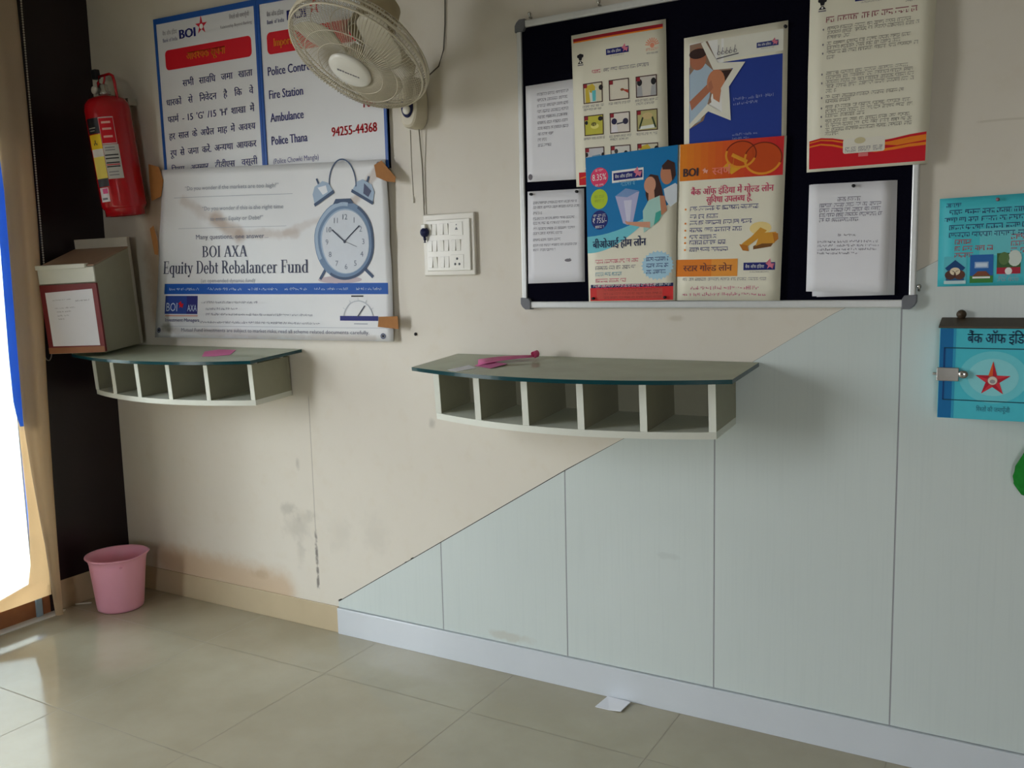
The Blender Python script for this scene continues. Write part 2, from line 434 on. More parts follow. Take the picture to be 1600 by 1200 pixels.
SER = {
 'B': (.76, lambda: _st(.1, 0, 1) + _arc(.32, .755, .30, .245, -90, 90) + _arc(.34, .265, .34, .265, -90, 90) + _r(.1, .95, .34, 1) + _r(.1, .48, .36, .53) + _r(.1, 0, .36, .05)),
 'O': (.86, lambda: _arc(.42, .5, .40, .52, 0, 360, n=30)),
 'I': (.38, lambda: _st(.12, 0, 1, True, 2)),
 'A': (.80, lambda: _dg(.1, 0, .39, 1, .07) + _dg(.68, 0, .41, 1, .17) + _r(.2, .3, .6, .36) + _r(0, 0, .24, .05) + _r(.54, 0, .82, .05)),
 'X': (.78, lambda: _dg(.62, 0, .14, 1, .17) + _dg(.12, 0, .62, 1, .07) + _r(0, 0, .26, .05) + _r(.5, 0, .78, .05) + _r(.02, .95, .28, 1) + _r(.5, .95, .76, 1)),
 'E': (.70, lambda: _st(.1, 0, 1) + _r(.1, .95, .6, 1) + _r(.1, .48, .48, .53) + _r(.1, 0, .64, .05) + _r(.56, .78, .61, 1) + _r(.59, 0, .64, .24) + _r(.44, .4, .48, .61)),
 'D': (.84, lambda: _st(.1, 0, 1) + _arc(.34, .5, .44, .5, -90, 90) + _r(.1, .95, .36, 1) + _r(.1, 0, .36, .05)),
 'R': (.80, lambda: _st(.1, 0, 1) + _arc(.34, .745, .30, .255, -90, 90) + _r(.1, .95, .36, 1) + _r(.1, .48, .36, .54) + _dg(.68, 0, .38, .5, .16) + _r(.6, 0, .82, .05)),
 'F': (.64, lambda: _st(.1, 0, 1) + _r(.1, .95, .6, 1) + _r(.1, .48, .46, .53) + _r(.55, .76, .6, 1) + _r(.42, .4, .46, .61)),
 'q': (.62, lambda: _arc(.30, .32, .28, .34, 60, 300) + _st(.40, -.3, .66, True, False)),
 'u': (.66, lambda: _st(.08, .15, .64, False) + _arc(.29, .2, .22, .21, 180, 340, .13) + _st(.43, 0, .64, False) + _r(.43, 0, .64, .05)),
 'i': (.34, lambda: _st(.1, 0, .64) + _arc(.175, .85, .095, .095, 0, 360, .09, .09, 10)),
 't': (.42, lambda: _r(.12, .1, .26, .84) + _r(.0, .58, .4, .64) + _arc(.27, .14, .15, .15, 180, 320, .12)),
 'y': (.64, lambda: _dg(.34, .05, .12, .64, .15) + _dg(.2, -.28, .52, .64, .06) + _r(0, .59, .24, .64) + _r(.42, .59, .64, .64) + _arc(.14, -.2, .09, .09, 0, 360, .08, .08, 8)),
 'e': (.56, lambda: _arc(.28, .32, .27, .34, 0, 315, .14) + _r(.1, .31, .54, .37)),
 'b': (.64, lambda: _st(.08, 0, 1, False) + _arc(.32, .32, .28, .34, -120, 120)),
 'd': (.64, lambda: _arc(.30, .32, .28, .34, 60, 300) + _st(.40, 0, 1, False) + _r(.4, 0, .62, .05)),
 'a': (.58, lambda: _arc(.27, .44, .2, .22, 0, 165, .13) + _r(.34, .06, .47, .48) + _arc(.24, .17, .2, .19, 40, 330, .13) + _r(.4, 0, .58, .06)),
 'l': (.34, lambda: _st(.1, 0, 1)),
 'n': (.68, lambda: _st(.1, 0, .64) + _arc(.33, .42, .24, .24, 0, 140, .14) + _st(.43, 0, .44, True, False)),
 'c': (.54, lambda: _arc(.28, .32, .27, .34, 50, 315, .14)),
 'r': (.48, lambda: _st(.1, 0, .64) + _arc(.36, .5, .14, .16, 20, 170, .08)),
 ' ': (.34, lambda: []),
}
def serif_polys(t):
    out, x = [], 0.0
    for ch in t:
        w, f = SER[ch]
        out += [[(p[0] + x, p[1]) for p in poly] for poly in f()]
        x += w
    return out, x

# ------------------------------------------------------------------ printed sheets
class Sheet(MB):
    """A printed sheet hung in the plane y = -y0 (local), its corners TL, TR, BR, BL given as (x, z); art is placed in u (right), v (down), 0..1."""
    def __init__(s, q, y0, base, t=0.0006, disp=None, seg=(1, 1), back=None, lay=0.00035):
        super().__init__()
        s.q, s.y0, s.t, s.disp, s.lay = q, y0, t, disp, lay
        s.w = ((Vector(q[1]) - Vector(q[0])).length + (Vector(q[2]) - Vector(q[3])).length) / 2
        s.h = ((Vector(q[3]) - Vector(q[0])).length + (Vector(q[2]) - Vector(q[1])).length) / 2
        nu, nv = seg; s.nu, s.nv = nu, nv
        f = [s.P(i / nu, j / nv, 0) for j in range(nv + 1) for i in range(nu + 1)]
        g = [(p[0], p[1] + t, p[2]) for p in f]
        n = len(f); W = nu + 1
        fs = [[j * W + i, j * W + i + 1, (j + 1) * W + i + 1, (j + 1) * W + i] for j in range(nv) for i in range(nu)]
        s.add(f + g, fs + [[n + a for a in fc[::-1]] for fc in fs] +
              [[i, n + i, n + i + 1, i + 1] for i in range(nu)] + [[nv * W + i, nv * W + i + 1, n + nv * W + i + 1, n + nv * W + i] for i in range(nu)] +
              [[j * W, (j + 1) * W, n + (j + 1) * W, n + j * W] for j in range(nv)] + [[j * W + nu, n + j * W + nu, n + (j + 1) * W + nu, (j + 1) * W + nu] for j in range(nv)], base, nu > 1)
    def P(s, u, v, L):
        a, b, c, d = s.q
        x = (a[0] * (1 - u) + b[0] * u) * (1 - v) + (d[0] * (1 - u) + c[0] * u) * v
        z = (a[1] * (1 - u) + b[1] * u) * (1 - v) + (d[1] * (1 - u) + c[1] * u) * v
        y = -s.y0 - L * s.lay
        if s.disp: y -= s.disp(u, v)
        return (x, y, z)
    def poly(s, pts, m, L=1):
        if s.disp:
            us = [p[0] for p in pts]; vs = [p[1] for p in pts]
            cuts = [(0, i / s.nu) for i in range(1, s.nu) if min(us) + 1e-4 < i / s.nu < max(us) - 1e-4] + [(1, j / s.nv) for j in range(1, s.nv) if min(vs) + 1e-4 < j / s.nv < max(vs) - 1e-4]
            if cuts:
                tb = bmesh.new()
                f = tb.faces.new([tb.verts.new((a, c, 0)) for a, c in pts])
                bmesh.ops.triangulate(tb, faces=[f])
                for ax_, c in cuts:
                    bmesh.ops.bisect_plane(tb, geom=tb.verts[:] + tb.edges[:] + tb.faces[:], plane_co=(c, c, 0), plane_no=(1, 0, 0) if ax_ == 0 else (0, 1, 0), dist=1e-6)
                tb.verts.index_update()
                s.add([s.P(v.co.x, v.co.y, L) for v in tb.verts], [[v.index for v in f.verts] for f in tb.faces], m)
                tb.free(); return
        s.add([s.P(u, v, L) for u, v in pts], [list(range(len(pts)))], m)
    def rect(s, u0, v0, u1, v1, m, L=1):
        s.poly([(u0, v0), (u1, v0), (u1, v1), (u0, v1)], m, L)
    def rrect(s, u0, v0, u1, v1, r, m, L=1):
        ru, rv = r / s.w, r / s.h; pts = []
        for cx, cy, a0 in ((u1 - ru, v0 + rv, -90), (u1 - ru, v1 - rv, 0), (u0 + ru, v1 - rv, 90), (u0 + ru, v0 + rv, 180)):
            for k in range(5):
                a = math.radians(a0 + 22.5 * k); pts.append((cx + ru * math.cos(a), cy + rv * math.sin(a)))
        s.poly(pts, m, L)
    def frame(s, u0, v0, u1, v1, th, m, L=2):
        tu, tv = th / s.w, th / s.h
        s.rect(u0, v0, u1, v0 + tv, m, L); s.rect(u0, v1 - tv, u1, v1, m, L)
        s.rect(u0, v0, u0 + tu, v1, m, L); s.rect(u1 - tu, v0, u1, v1, m, L)
    def ell(s, u, v, rx, ry, m, L=1, n=32, a0=0, a1=360):
        """ellipse with radii in metres"""
        s.poly([(u + rx / s.w * math.cos(math.radians(a0 + (a1 - a0) * k / n)), v + ry / s.h * math.sin(math.radians(a0 + (a1 - a0) * k / n))) for k in range(n + (0 if a1 - a0 >= 360 else 1))], m, L)
    def ring(s, u, v, rx, ry, t, m, L=1, n=36, a0=0, a1=360):
        for k in range(n):
            a, b = math.radians(a0 + (a1 - a0) * k / n), math.radians(a0 + (a1 - a0) * (k + 1) / n)
            s.poly([(u + rr / s.w * math.cos(q), v + r2 / s.h * math.sin(q)) for rr, r2, q in ((rx, ry, a), (rx, ry, b), (rx - t, ry - t, b), (rx - t, ry - t, a))], m, L)
    def line(s, p, q, th, m, L=2, n=1):
        a, b = Vector((p[0] * s.w, p[1] * s.h)), Vector((q[0] * s.w, q[1] * s.h))
        d = (b - a).normalized(); o = Vector((-d.y, d.x)) * th / 2
        for k in range(n):
            c, e = a + (b - a) * k / n, a + (b - a) * (k + 1) / n
            s.poly([(w.x / s.w, w.y / s.h) for w in (c - o, e - o, e + o, c + o)], m, L)
    def star(s, u, v, r, m, L=2, inner=.38, rot=0, sy=1.0, tall=1.0):
        pts = []
        for k in range(10):
            rr = r if k % 2 == 0 else r * inner
            a = math.radians(-90 + 36 * k + rot)
            f = tall if k == 0 else 1.0
            pts.append((u + rr * f * math.cos(a) / s.w, v + rr * f * math.sin(a) / s.h * sy))
        s.poly(pts, m, L)
    def text(s, t, u, v, cap, m, align='L', fit=None, L=2, bold=0.0):
        """v is the baseline; cap height and fit width in metres"""
        vs, fs, x0, x1 = text_mesh(t)
        if not vs: return
        k = cap / 0.73; kx = k if fit is None else fit / (x1 - x0)
        ox = {'L': -x0, 'R': -x1, 'C': -(x0 + x1) / 2}[align]
        for bx in ([0] if not bold else [-bold, 0, bold]):
            s.add([s.P(u + ((x + ox) * kx + bx) / s.w, v - y * k / s.h, L + (0.2 if bx else 0)) for x, y in vs], fs, m)
    def serif(s, t, u, v, cap, m, fit, L=2):
        polys, w = serif_polys(t)
        kx = fit / w
        for p in polys:
            s.add([s.P(u + x * kx / s.w, v - y * cap / s.h, L) for x, y in p], [list(range(len(p)))], m)
    def greek(s, u0, u1, v, hgt, m, L=2, seed=0, dev=True, gap=0.28):
        """a line of text too blurred to read: word-sized runs of strokes"""
        rnd = random.Random(seed * 7919 + int(v * 1e4) + int(u0 * 1e3))
        u = u0; hv = hgt / s.h
        while u < u1 - 0.3 * hgt / s.w:
            w = min(u1 - u, rnd.uniform(1.0, 4.2) * hgt / s.w)
            if dev:
                s.poly([(u, v - hv), (u + w, v - hv), (u + w, v - hv * .85), (u, v - hv * .85)], m, L)
            x = u
            while x < u + w - 1e-6:
                b = rnd.uniform(.10, .17) * hgt / s.w
                y1 = v - hv * rnd.choice((0, 0, .15, .35)); y0 = v - hv * rnd.choice((.8, .8, .55, .45)) * (1 if dev else rnd.uniform(.8, 1.1))
                e = min(x + b, u + w)
                s.poly([(x, y0), (e, y0), (e, y1), (x, y1)], m, L)
                if rnd.random() < .55:
                    e2 = min(x + b * 2.4, u + w); yy = rnd.uniform(y0, y1)
                    s.poly([(x, yy), (e2, yy), (e2, min(yy + hv * .14, v)), (x, min(yy + hv * .14, v))], m, L)
                x += b + rnd.uniform(.20, .38) * hgt / s.w
            u += w + gap * hgt / s.w * rnd.uniform(1.2, 2.2)

# ink colours
I_NAVY, I_BLACK, I_GREY, I_RED = ink((34, 38, 110)), ink((34, 32, 36)), ink((120, 116, 122)), ink((200, 22, 36))
I_BLUE, I_ORANGE, I_WHITE, I_PINK = ink((24, 84, 168)), ink((232, 130, 30)), ink((232, 232, 228)), ink((206, 74, 108))
I_PURP, I_MARK, I_TEAL = ink((70, 72, 130)), ink((122, 118, 128)), ink((46, 140, 182))

def bank_logo(s, u, v, w, L=2, board=I_NAVY):
    """small navy name plate with white lettering and a red-pink star at its right end; w in metres"""
    h = w * .24
    s.rect(u - (w / 2) / s.w, v - (h / 2) / s.h, u + (w / 2) / s.w, v + (h / 2) / s.h, board, L)
    s.text('बैंक ऑफ इंडिया', u - (w * .44) / s.w, v + (h * .22) / s.h, h * .42, I_WHITE, 'L', fit=w * .6, L=L + 1)
    s.star(u + (w * .34) / s.w, v - (h * .15) / s.h, w * .15, ink((214, 120, 140)), L + 1, tall=1.35)
    s.greek(u - (w * .3) / s.w, u + (w * .3) / s.w, v + (h * .85) / s.h, h * .18, I_GREY, L, 3)
def emblem(s, u, v, k):
    """dark lion-capital silhouette over a base and a line of tiny lettering; k is its width in metres"""
    a, b = k / s.w, k / s.h
    s.ell(u, v - .55 * b, k * .36, k * .3, I_BLACK, 2, 18)
    for d in (-.38, .38): s.ell(u + d * a, v - .5 * b, k * .17, k * .24, I_BLACK, 2, 12)
    s.poly([(u - .36 * a, v - .4 * b), (u + .36 * a, v - .4 * b), (u + .2 * a, v + .12 * b), (u - .2 * a, v + .12 * b)], I_BLACK, 2)
    s.poly([(u - .12 * a, v + .18 * b), (u + .12 * a, v + .18 * b), (u + .48 * a, v + .62 * b), (u - .48 * a, v + .62 * b)], I_BLACK, 2)
    s.ell(u, v + .42 * b, k * .13, k * .13, I_WHITE, 3, 12)
    s.rect(u - .48 * a, v + .74 * b, u + .48 * a, v + .9 * b, I_GREY, 2)
def sun_mark(s, u, v, k):
    """pale orange rising-sun mark: rays over two lines of lettering"""
    o = ink((232, 150, 120))
    for i in range(9):
        a = math.radians(-170 + 20 * i)
        s.line((u + .25 * k * math.cos(a) / s.w, v + .25 * k * math.sin(a) / s.h), (u + .62 * k * math.cos(a) / s.w, v + .62 * k * math.sin(a) / s.h), k * .08, o, 2)
    s.ell(u, v, k * .2, k * .2, o, 2, 18)
    s.greek(u - .55 * k / s.w, u + .55 * k / s.w, v + .42 * k / s.h, k * .2, o, 2, 4)
    s.greek(u - .5 * k / s.w, u + .5 * k / s.w, v + .7 * k / s.h, k * .12, I_GREY, 2, 5)

# ================================================================== SETTING
RX0, RX1, RY0, CZ = 0.0, 6.4, -5.6, 3.0
def boxobj(name, lo, hi, m, bevel=0.0):
    b = MB(); b.box(lo, hi, m, bevel); return b.build(name)

struct(boxobj('floor', (RX0 - .25, RY0 - .2, -.12), (RX1 + .2, .12, 0), FLOOR), 'glossy beige vitrified tile floor', 'floor')
struct(boxobj('ceiling', (RX0 - .12, RY0 - .2, CZ), (RX1 + .2, .12, CZ + .12), WHITE_PAINT))
struct(boxobj('wall_back', (RX0 - .12, 0, 0), (RX1 + .12, .12, CZ), WALL), 'cream painted wall carrying the notices', 'wall')
struct(boxobj('wall_right', (RX1, RY0, 0), (RX1 + .12, 0, CZ), WALLD))
# left wall: dark laminate beside the corner, glazing beyond, lintel over it
YW = -0.395
b = MB(); b.box((-.12, YW, 0), (0, 0, CZ), DARKLAM)
struct(b.build('wall_left'), 'dark brown laminate wall at the left', 'wall')
WEND, WY, WZ = -2.65, -.86, 1.98
b = MB(); b.box((-.12, WY, WZ), (0, YW, CZ), WALLD); b.box((-.12, -1.65, 0), (0, WY, CZ), WALLD); b.box((-.12, WEND, 2.25), (0, -1.65, CZ), WALLD); b.box((-.12, RY0, 0), (0, WEND, CZ), WALLD)
struct(b.build('wall_left_far'))
# front wall behind the camera with an unseen opening sized for fill light
b = MB(); b.box((RX0 - .12, RY0 - .12, 0), (3.9, RY0, CZ), WALLD); b.box((4.8, RY0 - .12, 0), (RX1 + .12, RY0, CZ), WALLD); b.box((3.9, RY0 - .12, 1.9), (4.8, RY0, CZ), WALLD); b.box((3.9, RY0 - .12, 0), (4.8, RY0, .7), WALLD)
struct(b.build('wall_front'))
# window_1: floor-length glazing with brown timber foot rail
w = thing('window_1', 'floor length bright window at the left edge', 'window', (0, 0, 0)); w['kind'] = 'structure'
b = MB()
b.box((-.09, WY, 0), (-.0, YW, .076), WOODEDGE, .004)
b.box((-.08, WY, WZ - .05), (-.02, YW, WZ), WOODEDGE, .003)
b.box((-.08, WY, .076), (-.02, WY + .04, WZ - .05), BLUEFR, .003)
b.box((-.08, YW - .02, .076), (-.02, YW, WZ - .05), BLUEFR, .003)
b.build('frame', w)
b = MB(); b.box((-.052, WY + .03, .07), (-.046, YW - .015, WZ - .04), CLEARG); b.build('glass', w)
b = MB(); b.box((-.004, -.462, 0), (.010, -.436, .082), PALEBLUE, .002); b.build('pale_block', w)  # pale blue block at the foot of the glazing
# white strip painted in for the sunlit sliver in front of the glazing
b = MB(); b.prism([(-.0, -.95), (.05, -.95), (.05, -.62), (.052, -.385), (.03, -.35), (0, -.37)], 'z', 0, .004, SUNSTRIP)
struct(b.build('sunlit_strip'), 'white strip standing in for the sunlit sliver under the window', 'sunlit strip')
# skirtings
b = MB(); b.box((0.008, -.008, 0), (1.250, .0, .105), SKIRT, .002)
struct(b.build('baseboard_back'), 'beige tile skirting on the left part of the wall', 'skirting')
b = MB(); b.box((1.2515, -.016, 0), (RX1, .0, .1035), SKIRTW, .0015)
struct(b.build('baseboard_right'), 'white tile skirting under the grey panelling', 'skirting')
b = MB(); b.box((0, YW + .04, 0), (.008, -.0, .125), SKIRT, .002)
struct(b.build('baseboard_left'))
# grey laminate cladding with a slanting upper edge; grooves are open joints over a dark backing
def diag(x): # upper edge
    pts = [(1.2505, .1243), (2.2497, .7379), (2.4765, .8706), (3.0714, 1.2468), (3.3363, 1.3904), (RX1, 3.0)]
    for (a, c), (e, g) in zip(pts, pts[1:]):
        if x <= e: return c + (g - c) * (x - a) / (e - a)
    return 3.0
b = MB()
joints = [1.2515, 1.7469, 2.2485, 2.7471, 3.2482, 3.749, 4.25, 4.75, 5.25, 5.75, 6.25, RX1]
KN = [1.2505, 2.2497, 2.4765, 3.0714, 3.3363]
for a, e in zip(joints, joints[1:]):
    xs = [a + .002] + [k for k in KN if a + .01 < k < e - .01] + [e - .002]
    pts = [(a + .002, .1055), (e - .002, .1055)] + [(x, min(diag(x), CZ)) for x in xs[::-1]]
    b.prism(pts, 'y', -.0062, -.0012, CLAD)
# dark backing board seen in the joints and along the slanting edge
xs = [1.2500] + KN[1:] + [RX1]
b.prism([(1.2495, .1040), (RX1, .1040)]  + [(x, min(diag(x) + (.0035 if x < 2.3 else .001), CZ)) for x in xs[::-1]], 'y', -.0014, -.0002, GAP)
JOINT = mat('grey_joint_filler', (150, 151, 154), rough=.8, vary=.08)
for a in joints[1:-1]:
    b.prism([(a - .0022, .106), (a + .0022, .106), (a + .0022, min(diag(a - .003), CZ) - .002), (a - .0022, min(diag(a - .003), CZ) - .002)], 'y', -.0056, -.0013, JOINT)
for cx, r in ((1.2585, .009), (1.615, .006), (1.585, .004)):
    z = diag(cx) + .002
    b.prism([(cx - r, z - .002), (cx + r, z + r * .55), (cx + r * .6, z + r * .9), (cx - r * .4, z + r * .45)], 'y', -.0066, -.0004, GAP)
struct(b.build('trim_2'), 'grey laminate wall panelling with slanting upper edge', 'wall panelling')
# outside paving
struct(boxobj('outside_ground', (-14, -16, -.16), (-.26, 10, -.06), CONCRETE))
struct(boxobj('outside_ground_front', (-.26, -16, -.16), (12, RY0 - .22, -.06), CONCRETE))

b = MB(); b.box((-4.2, -.6, -.06), (-3.6, 9.5, 7.0), mat('added_facade_render', (150, 150, 146), rough=.9, vary=.1, scale=2))  # unseen facade added to dim the sky seen through the window
struct(b.build('added_facade'))

# ================================================================== BLINDS (left edge)
CLOTH_A = cloth_material('beige_blind_cloth', (216, 197, 170), .45)
CLOTH_B = cloth_material('sheer_blind_cloth', (240, 218, 186), .72)
CLOTH_BLUE = cloth_material('blue_hem_cloth', (104, 156, 234), .5)
bl = thing('vertical_blind', 'beige vertical blind with bead chain hanging at the bright window', 'blind', (0, 0, 0))
def slat(name, edge_r, edge_l, x0, m, n=26, bulge=.018, fold=0):
    """hanging cloth slat: right and left edges given as lists of (z, y)"""
    def at(e, z):
        for (z0, y0), (z1, y1) in zip(e, e[1:]):
            if z0 >= z >= z1: return y0 + (y1 - y0) * (z0 - z) / (z0 - z1)
        return e[-1][1] if z < e[-1][0] else e[0][1]
    b = MB(); zt, zb = edge_r[0][0], edge_r[-1][0]; W = 13; vs = []
    for side in (0, 1):
        for j in range(n + 1):
            z = zt + (zb - zt) * j / n
            yr, yl = at(edge_r, z), at(edge_l, z)
            for i in range(W):
                t = i / (W - 1)
                vs.append((x0 + bulge * math.sin(PI * t) + fold * math.sin(t * 9 + z * .8) - side * .0012, yr + (yl - yr) * t, z))
    o = W * (n + 1); fs = []
    for j in range(n):
        for i in range(W - 1):
            q = [j * W + i, j * W + i + 1, (j + 1) * W + i + 1, (j + 1) * W + i]
            fs += [q, [o + a for a in q[::-1]]]
        for i in (0, W - 1):
            fs.append([j * W + i, (j + 1) * W + i, o + (j + 1) * W + i, o + j * W + i])
    b.add(vs, fs, m, True)
    return b.build(name, bl)
YS = -.352
slat('slat', [(2.66, -.382), (2.4, -.376), (2.0, -.371), (1.62, -.371), (1.29, -.379), (.93, -.392), (.61, -.400), (.26, -.406), (.02, -.409)], [(2.66, -.60), (2.0, -.50), (1.74, -.490), (.84, -.500), (.62, -.486), (.44, -.470), (.30, -.456), (.12, -.447), (.02, -.44)], .10, CLOTH_A, fold=.004)
slat('slat', [(1.97, -.40), (.085, -.40)], [(1.97, -.47), (.9, -.475), (.45, -.468), (.25, -.476), (.17, -.487), (.13, -.51), (.11, -.56), (.098, -.68), (.085, -.80)], .020, CLOTH_B, bulge=.01)
slat('slat', [(2.6, -.72), (.085, -.72)], [(2.6, -.84), (.085, -.84)], .03, CLOTH_B, bulge=.03)
slat('hem', [(2.2, -.45), (.82, -.465)], [(2.2, -.480), (1.88, -.490), (1.66, -.512), (1.1, -.520), (.9, -.518), (.82, -.500)], .075, CLOTH_BLUE, bulge=.004)
b = MB(); b.box((.002, -.95, 2.63), (.13, -.33, 2.69), ALU, .006); b.build('head_rail', bl)
b = MB()
ch = [(.018, -.305, 2.63 - .0115 * k) for k in range(124)] 
zz = ch[-1][2]
loop = [(.018, -.305, z) for z in [2.63, 1.12]] + [(.018, -.305 - .016 * (1 - math.cos(a)), 1.10 - .034 * math.sin(a)) for a in [PI * k / 10 for k in range(11)]] + [(.018, -.337, 1.13), (.018, -.337, 2.63)]
b.tube(loop, .0022, WIRE, 6)
for k in range(150):
    for yy in (-.305, -.337): b.sphere((.018, yy, 2.60 - .0100 * k), .0040, IVORY, seg=6)
b.build('bead_chain', bl)

# ================================================================== WALL NOTICES
def sign(name, q, label, draw):
    r = thing(name, label, 'notice board', (q[0][0], 0, q[3][1]), group='blue bordered notice boards high on the wall')
    ox, oz = q[0][0], q[3][1]
    ql = [(x - ox, z - oz) for x, z in q]
    s = Sheet(ql, .012, FLEX, t=.011, lay=.0004)
    draw(s)
    s.build('panel', r)
    f = MB(); (a, c, e, g) = ql; t = .021
    ins = [(a[0] + t * .55, a[1] - t), (c[0] - t * .55, c[1] - t), (e[0] - t * .55, e[1] + .01), (g[0] + t * .55, g[1] + .01)]
    out = [a, c, e, g]
    for i in range(4):
        j = (i + 1) % 4
        f.prism([out[i], out[j], ins[j], ins[i]], 'y', -.0165, -.0005, BLUEFR)
    f.build('border', r)
    return r
def header(s):
    s.text('बैंक ऑफ इंडिया', .08, .105, .016, I_MARK, 'L', fit=.085)
    s.text('Bank of India', .08, .145, .015, I_NAVY, 'L', fit=.085)
    s.text('BOI', .255, .142, .036, I_NAVY, 'L', fit=.088, bold=.003)
    s.star(.475, .088, .034, ink((196, 40, 60)), 2, tall=1.2)
    s.ell(.475, .092, .010, .010, I_WHITE, 3, 14)
def drawL(s):
    header(s)
    s.text('रिश्तों की जमापूँजी', .93, .083, .016, I_GREY, 'R', fit=.105)
    s.text('Relationship Beyond Banking', .95, .128, .012, I_GREY, 'R', fit=.165)
    s.rrect(.09, .195, .935, .315, .018, I_RED)
    s.text('आवश्यक सूचना', .5, .272, .032, I_ORANGE, 'C', fit=.215, bold=.001)
    rows = [('सभी सावधि जमा खाता', .25, .93), ('धारकों से निवेदन है कि वे', .07, .93), ("फार्म - 15 'G' /15 'H' शाखा में", .07, .93), ('हर साल के अप्रैल माह में अवश्य', .07, .93), ('रूप से जमा करें. अन्यथा आयकर', .07, .93), ('नियम अनुसार टीडीएस वसूली', .07, .93), ('की जावेगी', .07, .42)]
    for i, (t, a, e) in enumerate(rows):
        words = t.split(' '); vv = .425 + i * .103
        nat = [(text_mesh(x)[3] - text_mesh(x)[2]) * .027 / .73 / s.w for x in words]; gaps = max(1, len(words) - 1); span = (e - a)
        kk = min(1.05, (span - .035 * gaps) / sum(nat)); gapu = (span - kk * sum(nat)) / gaps; u = a
        for x, nw in zip(words, nat):
            s.text(x, u, vv, .027, I_PURP, 'L', fit=nw * kk * s.w, bold=.0008); u += nw * kk + gapu
def drawR(s):
    header(s)
    s.rrect(.07, .19, .94, .31, .018, I_RED)
    s.text('Important', .13, .27, .030, I_ORANGE, 'L', fit=.13, bold=.001)
    for i, t in enumerate(('Police Control', 'Fire Station', 'Ambulance', 'Police Thana')):
        s.text(t, .065, .425 + i * .128, .033, I_PURP, 'L', fit={0: .218, 1: .168, 2: .165, 3: .178}[i], bold=.0011)
    s.text('(Police Chowki Mangla)', .07, .915, .020, I_PURP, 'L', fit=.225)
    for t, v in (('100', .395), ('101', .53), ('108', .665)):
        s.text(t, .92, v, .030, I_RED, 'R', fit=.055, bold=.001)
    s.text('94255-44368', .92, .80, .034, I_RED, 'R', fit=.205, bold=.0014)
sign('notice_board', [(.4315, 2.428), (1.0005, 2.413), (1.0005, 1.78), (.438, 1.78)], 'left blue-bordered notice with a full page of Hindi text', drawL)
sign('notice_board', [(1.0025, 2.413), (1.588, 2.392), (1.588, 1.755), (1.0025, 1.755)], 'right blue-bordered notice listing police and ambulance phone numbers', drawR)

# flex banner
def bwave(u, v):
    a = .006 * math.sin(3.1 * u + 1.2 + 1.5 * v) + .005 * math.sin(7 * u - 4 * v)
    a += .004 * math.exp(-((u - .93 + .5 * (v)) / .08) ** 2) * math.exp(-v * 2.2)
    a += .005 * math.exp(-((v - .30 - .12 * abs(u - .4) * 2) / .07) ** 2)
    return .012 + a + .012 * (1 - v) * 0.4
bq = [(.445, 1.8325), (1.5845, 1.7826), (1.5843, 1.1492), (.322, 1.146)]
def banner_material():
    m = mat('stained_flex', (214, 215, 216), rough=.42, spec=.35, vary=0)
    k = NT(m); bs = k.n['Principled BSDF']; p, x, y, z = k.pos(); n = k.noise(p, 16, 4); n1 = k.noise(p, 4, 3)
    col = k.mix(n1, lin((206, 208, 210)), lin((220, 220, 219)))
    for a, e, w_, amt in (((.56, 1.70), (.78, 1.60), .035, .30), ((.74, 1.62), (.86, 1.555), .05, .55), ((.86, 1.555), (1.15, 1.545), .028, .32), ((1.10, 1.55), (1.38, 1.62), .02, .22), ((1.40, 1.62), (1.56, 1.76), .022, .45), ((.345, 1.175), (1.5, 1.158), .02, .22)):
        col = k.mix(k.math('MULTIPLY', k.seg(x, z, n, a, e, w_, .02), amt), col, lin((150, 116, 84)))
    col = k.mix(k.math('MULTIPLY', k.blotch(x, z, n, .40, 1.19, .05, .03, .8), .6), col, lin((104, 98, 72)))
    k.l.new(col, bs.inputs['Base Color'])
    return m
BQ = thing('flex_banner', 'white flex banner with a big alarm clock, taped below the blue notices', 'banner', (0, 0, 0))
s = Sheet(bq, .013, banner_material(), t=.001, disp=bwave, seg=(40, 24), lay=.0007)
G1, G2, G3 = ink((140, 146, 158)), ink((96, 102, 124)), ink((176, 182, 190))
s.text('“Do you wonder if the markets are too high?”', .345, .125, .017, G1, 'C', fit=.52, L=2)
s.line((.07, .165), (.62, .165), .0016, G1, 2, 14)
s.text('“Do you wonder if this is the right time', .40, .245, .017, G1, 'C', fit=.44, L=2)
s.text('to enter: Equity or Debt?”', .38, .305, .017, G1, 'C', fit=.29, L=2)
s.line((.10, .345), (.60, .345), .0012, G1, 2, 14)
s.text('Many questions, one answer...', .355, .41, .019, G2, 'C', fit=.40, L=2)
s.serif('BOI AXA', .215, .515, .043, ink((66, 70, 92)), .255, L=2)
s.serif('Equity Debt Rebalancer Fund', .025, .612, .050, ink((58, 62, 86)), .795, L=2)
s.text('(an open-ended dynamic fund)', .335, .665, .016, G1, 'C', fit=.30, L=2)
s.rect(.035, .672, .985, .735, I_BLUE, 1)
for u0, u1 in ((.06, .2), (.24, .4), (.43, .56), (.59, .68), (.71, .84), (.87, .97)):
    s.greek(u0, u1, .712, .013, ink((190, 206, 226)), 3, 8, dev=False)
s.rect(.042, .745, .195, .855, ink((40, 66, 140)), 1); s.rect(.145, .745, .195, .855, ink((42, 44, 112)), 2)
s.text('BOI', .05, .838, .036, ink((190, 204, 226)), 'L', fit=.062, L=3); s.star(.118, .80, .016, I_RED, 3)
s.text('AXA', .149, .838, .028, ink((190, 204, 226)), 'L', fit=.052, L=3)
s.rect(.045, .863, .197, .869, ink((210, 140, 124)), 1)
s.text('Investment Managers', .047, .902, .015, I_NAVY, 'L', fit=.19, L=2)
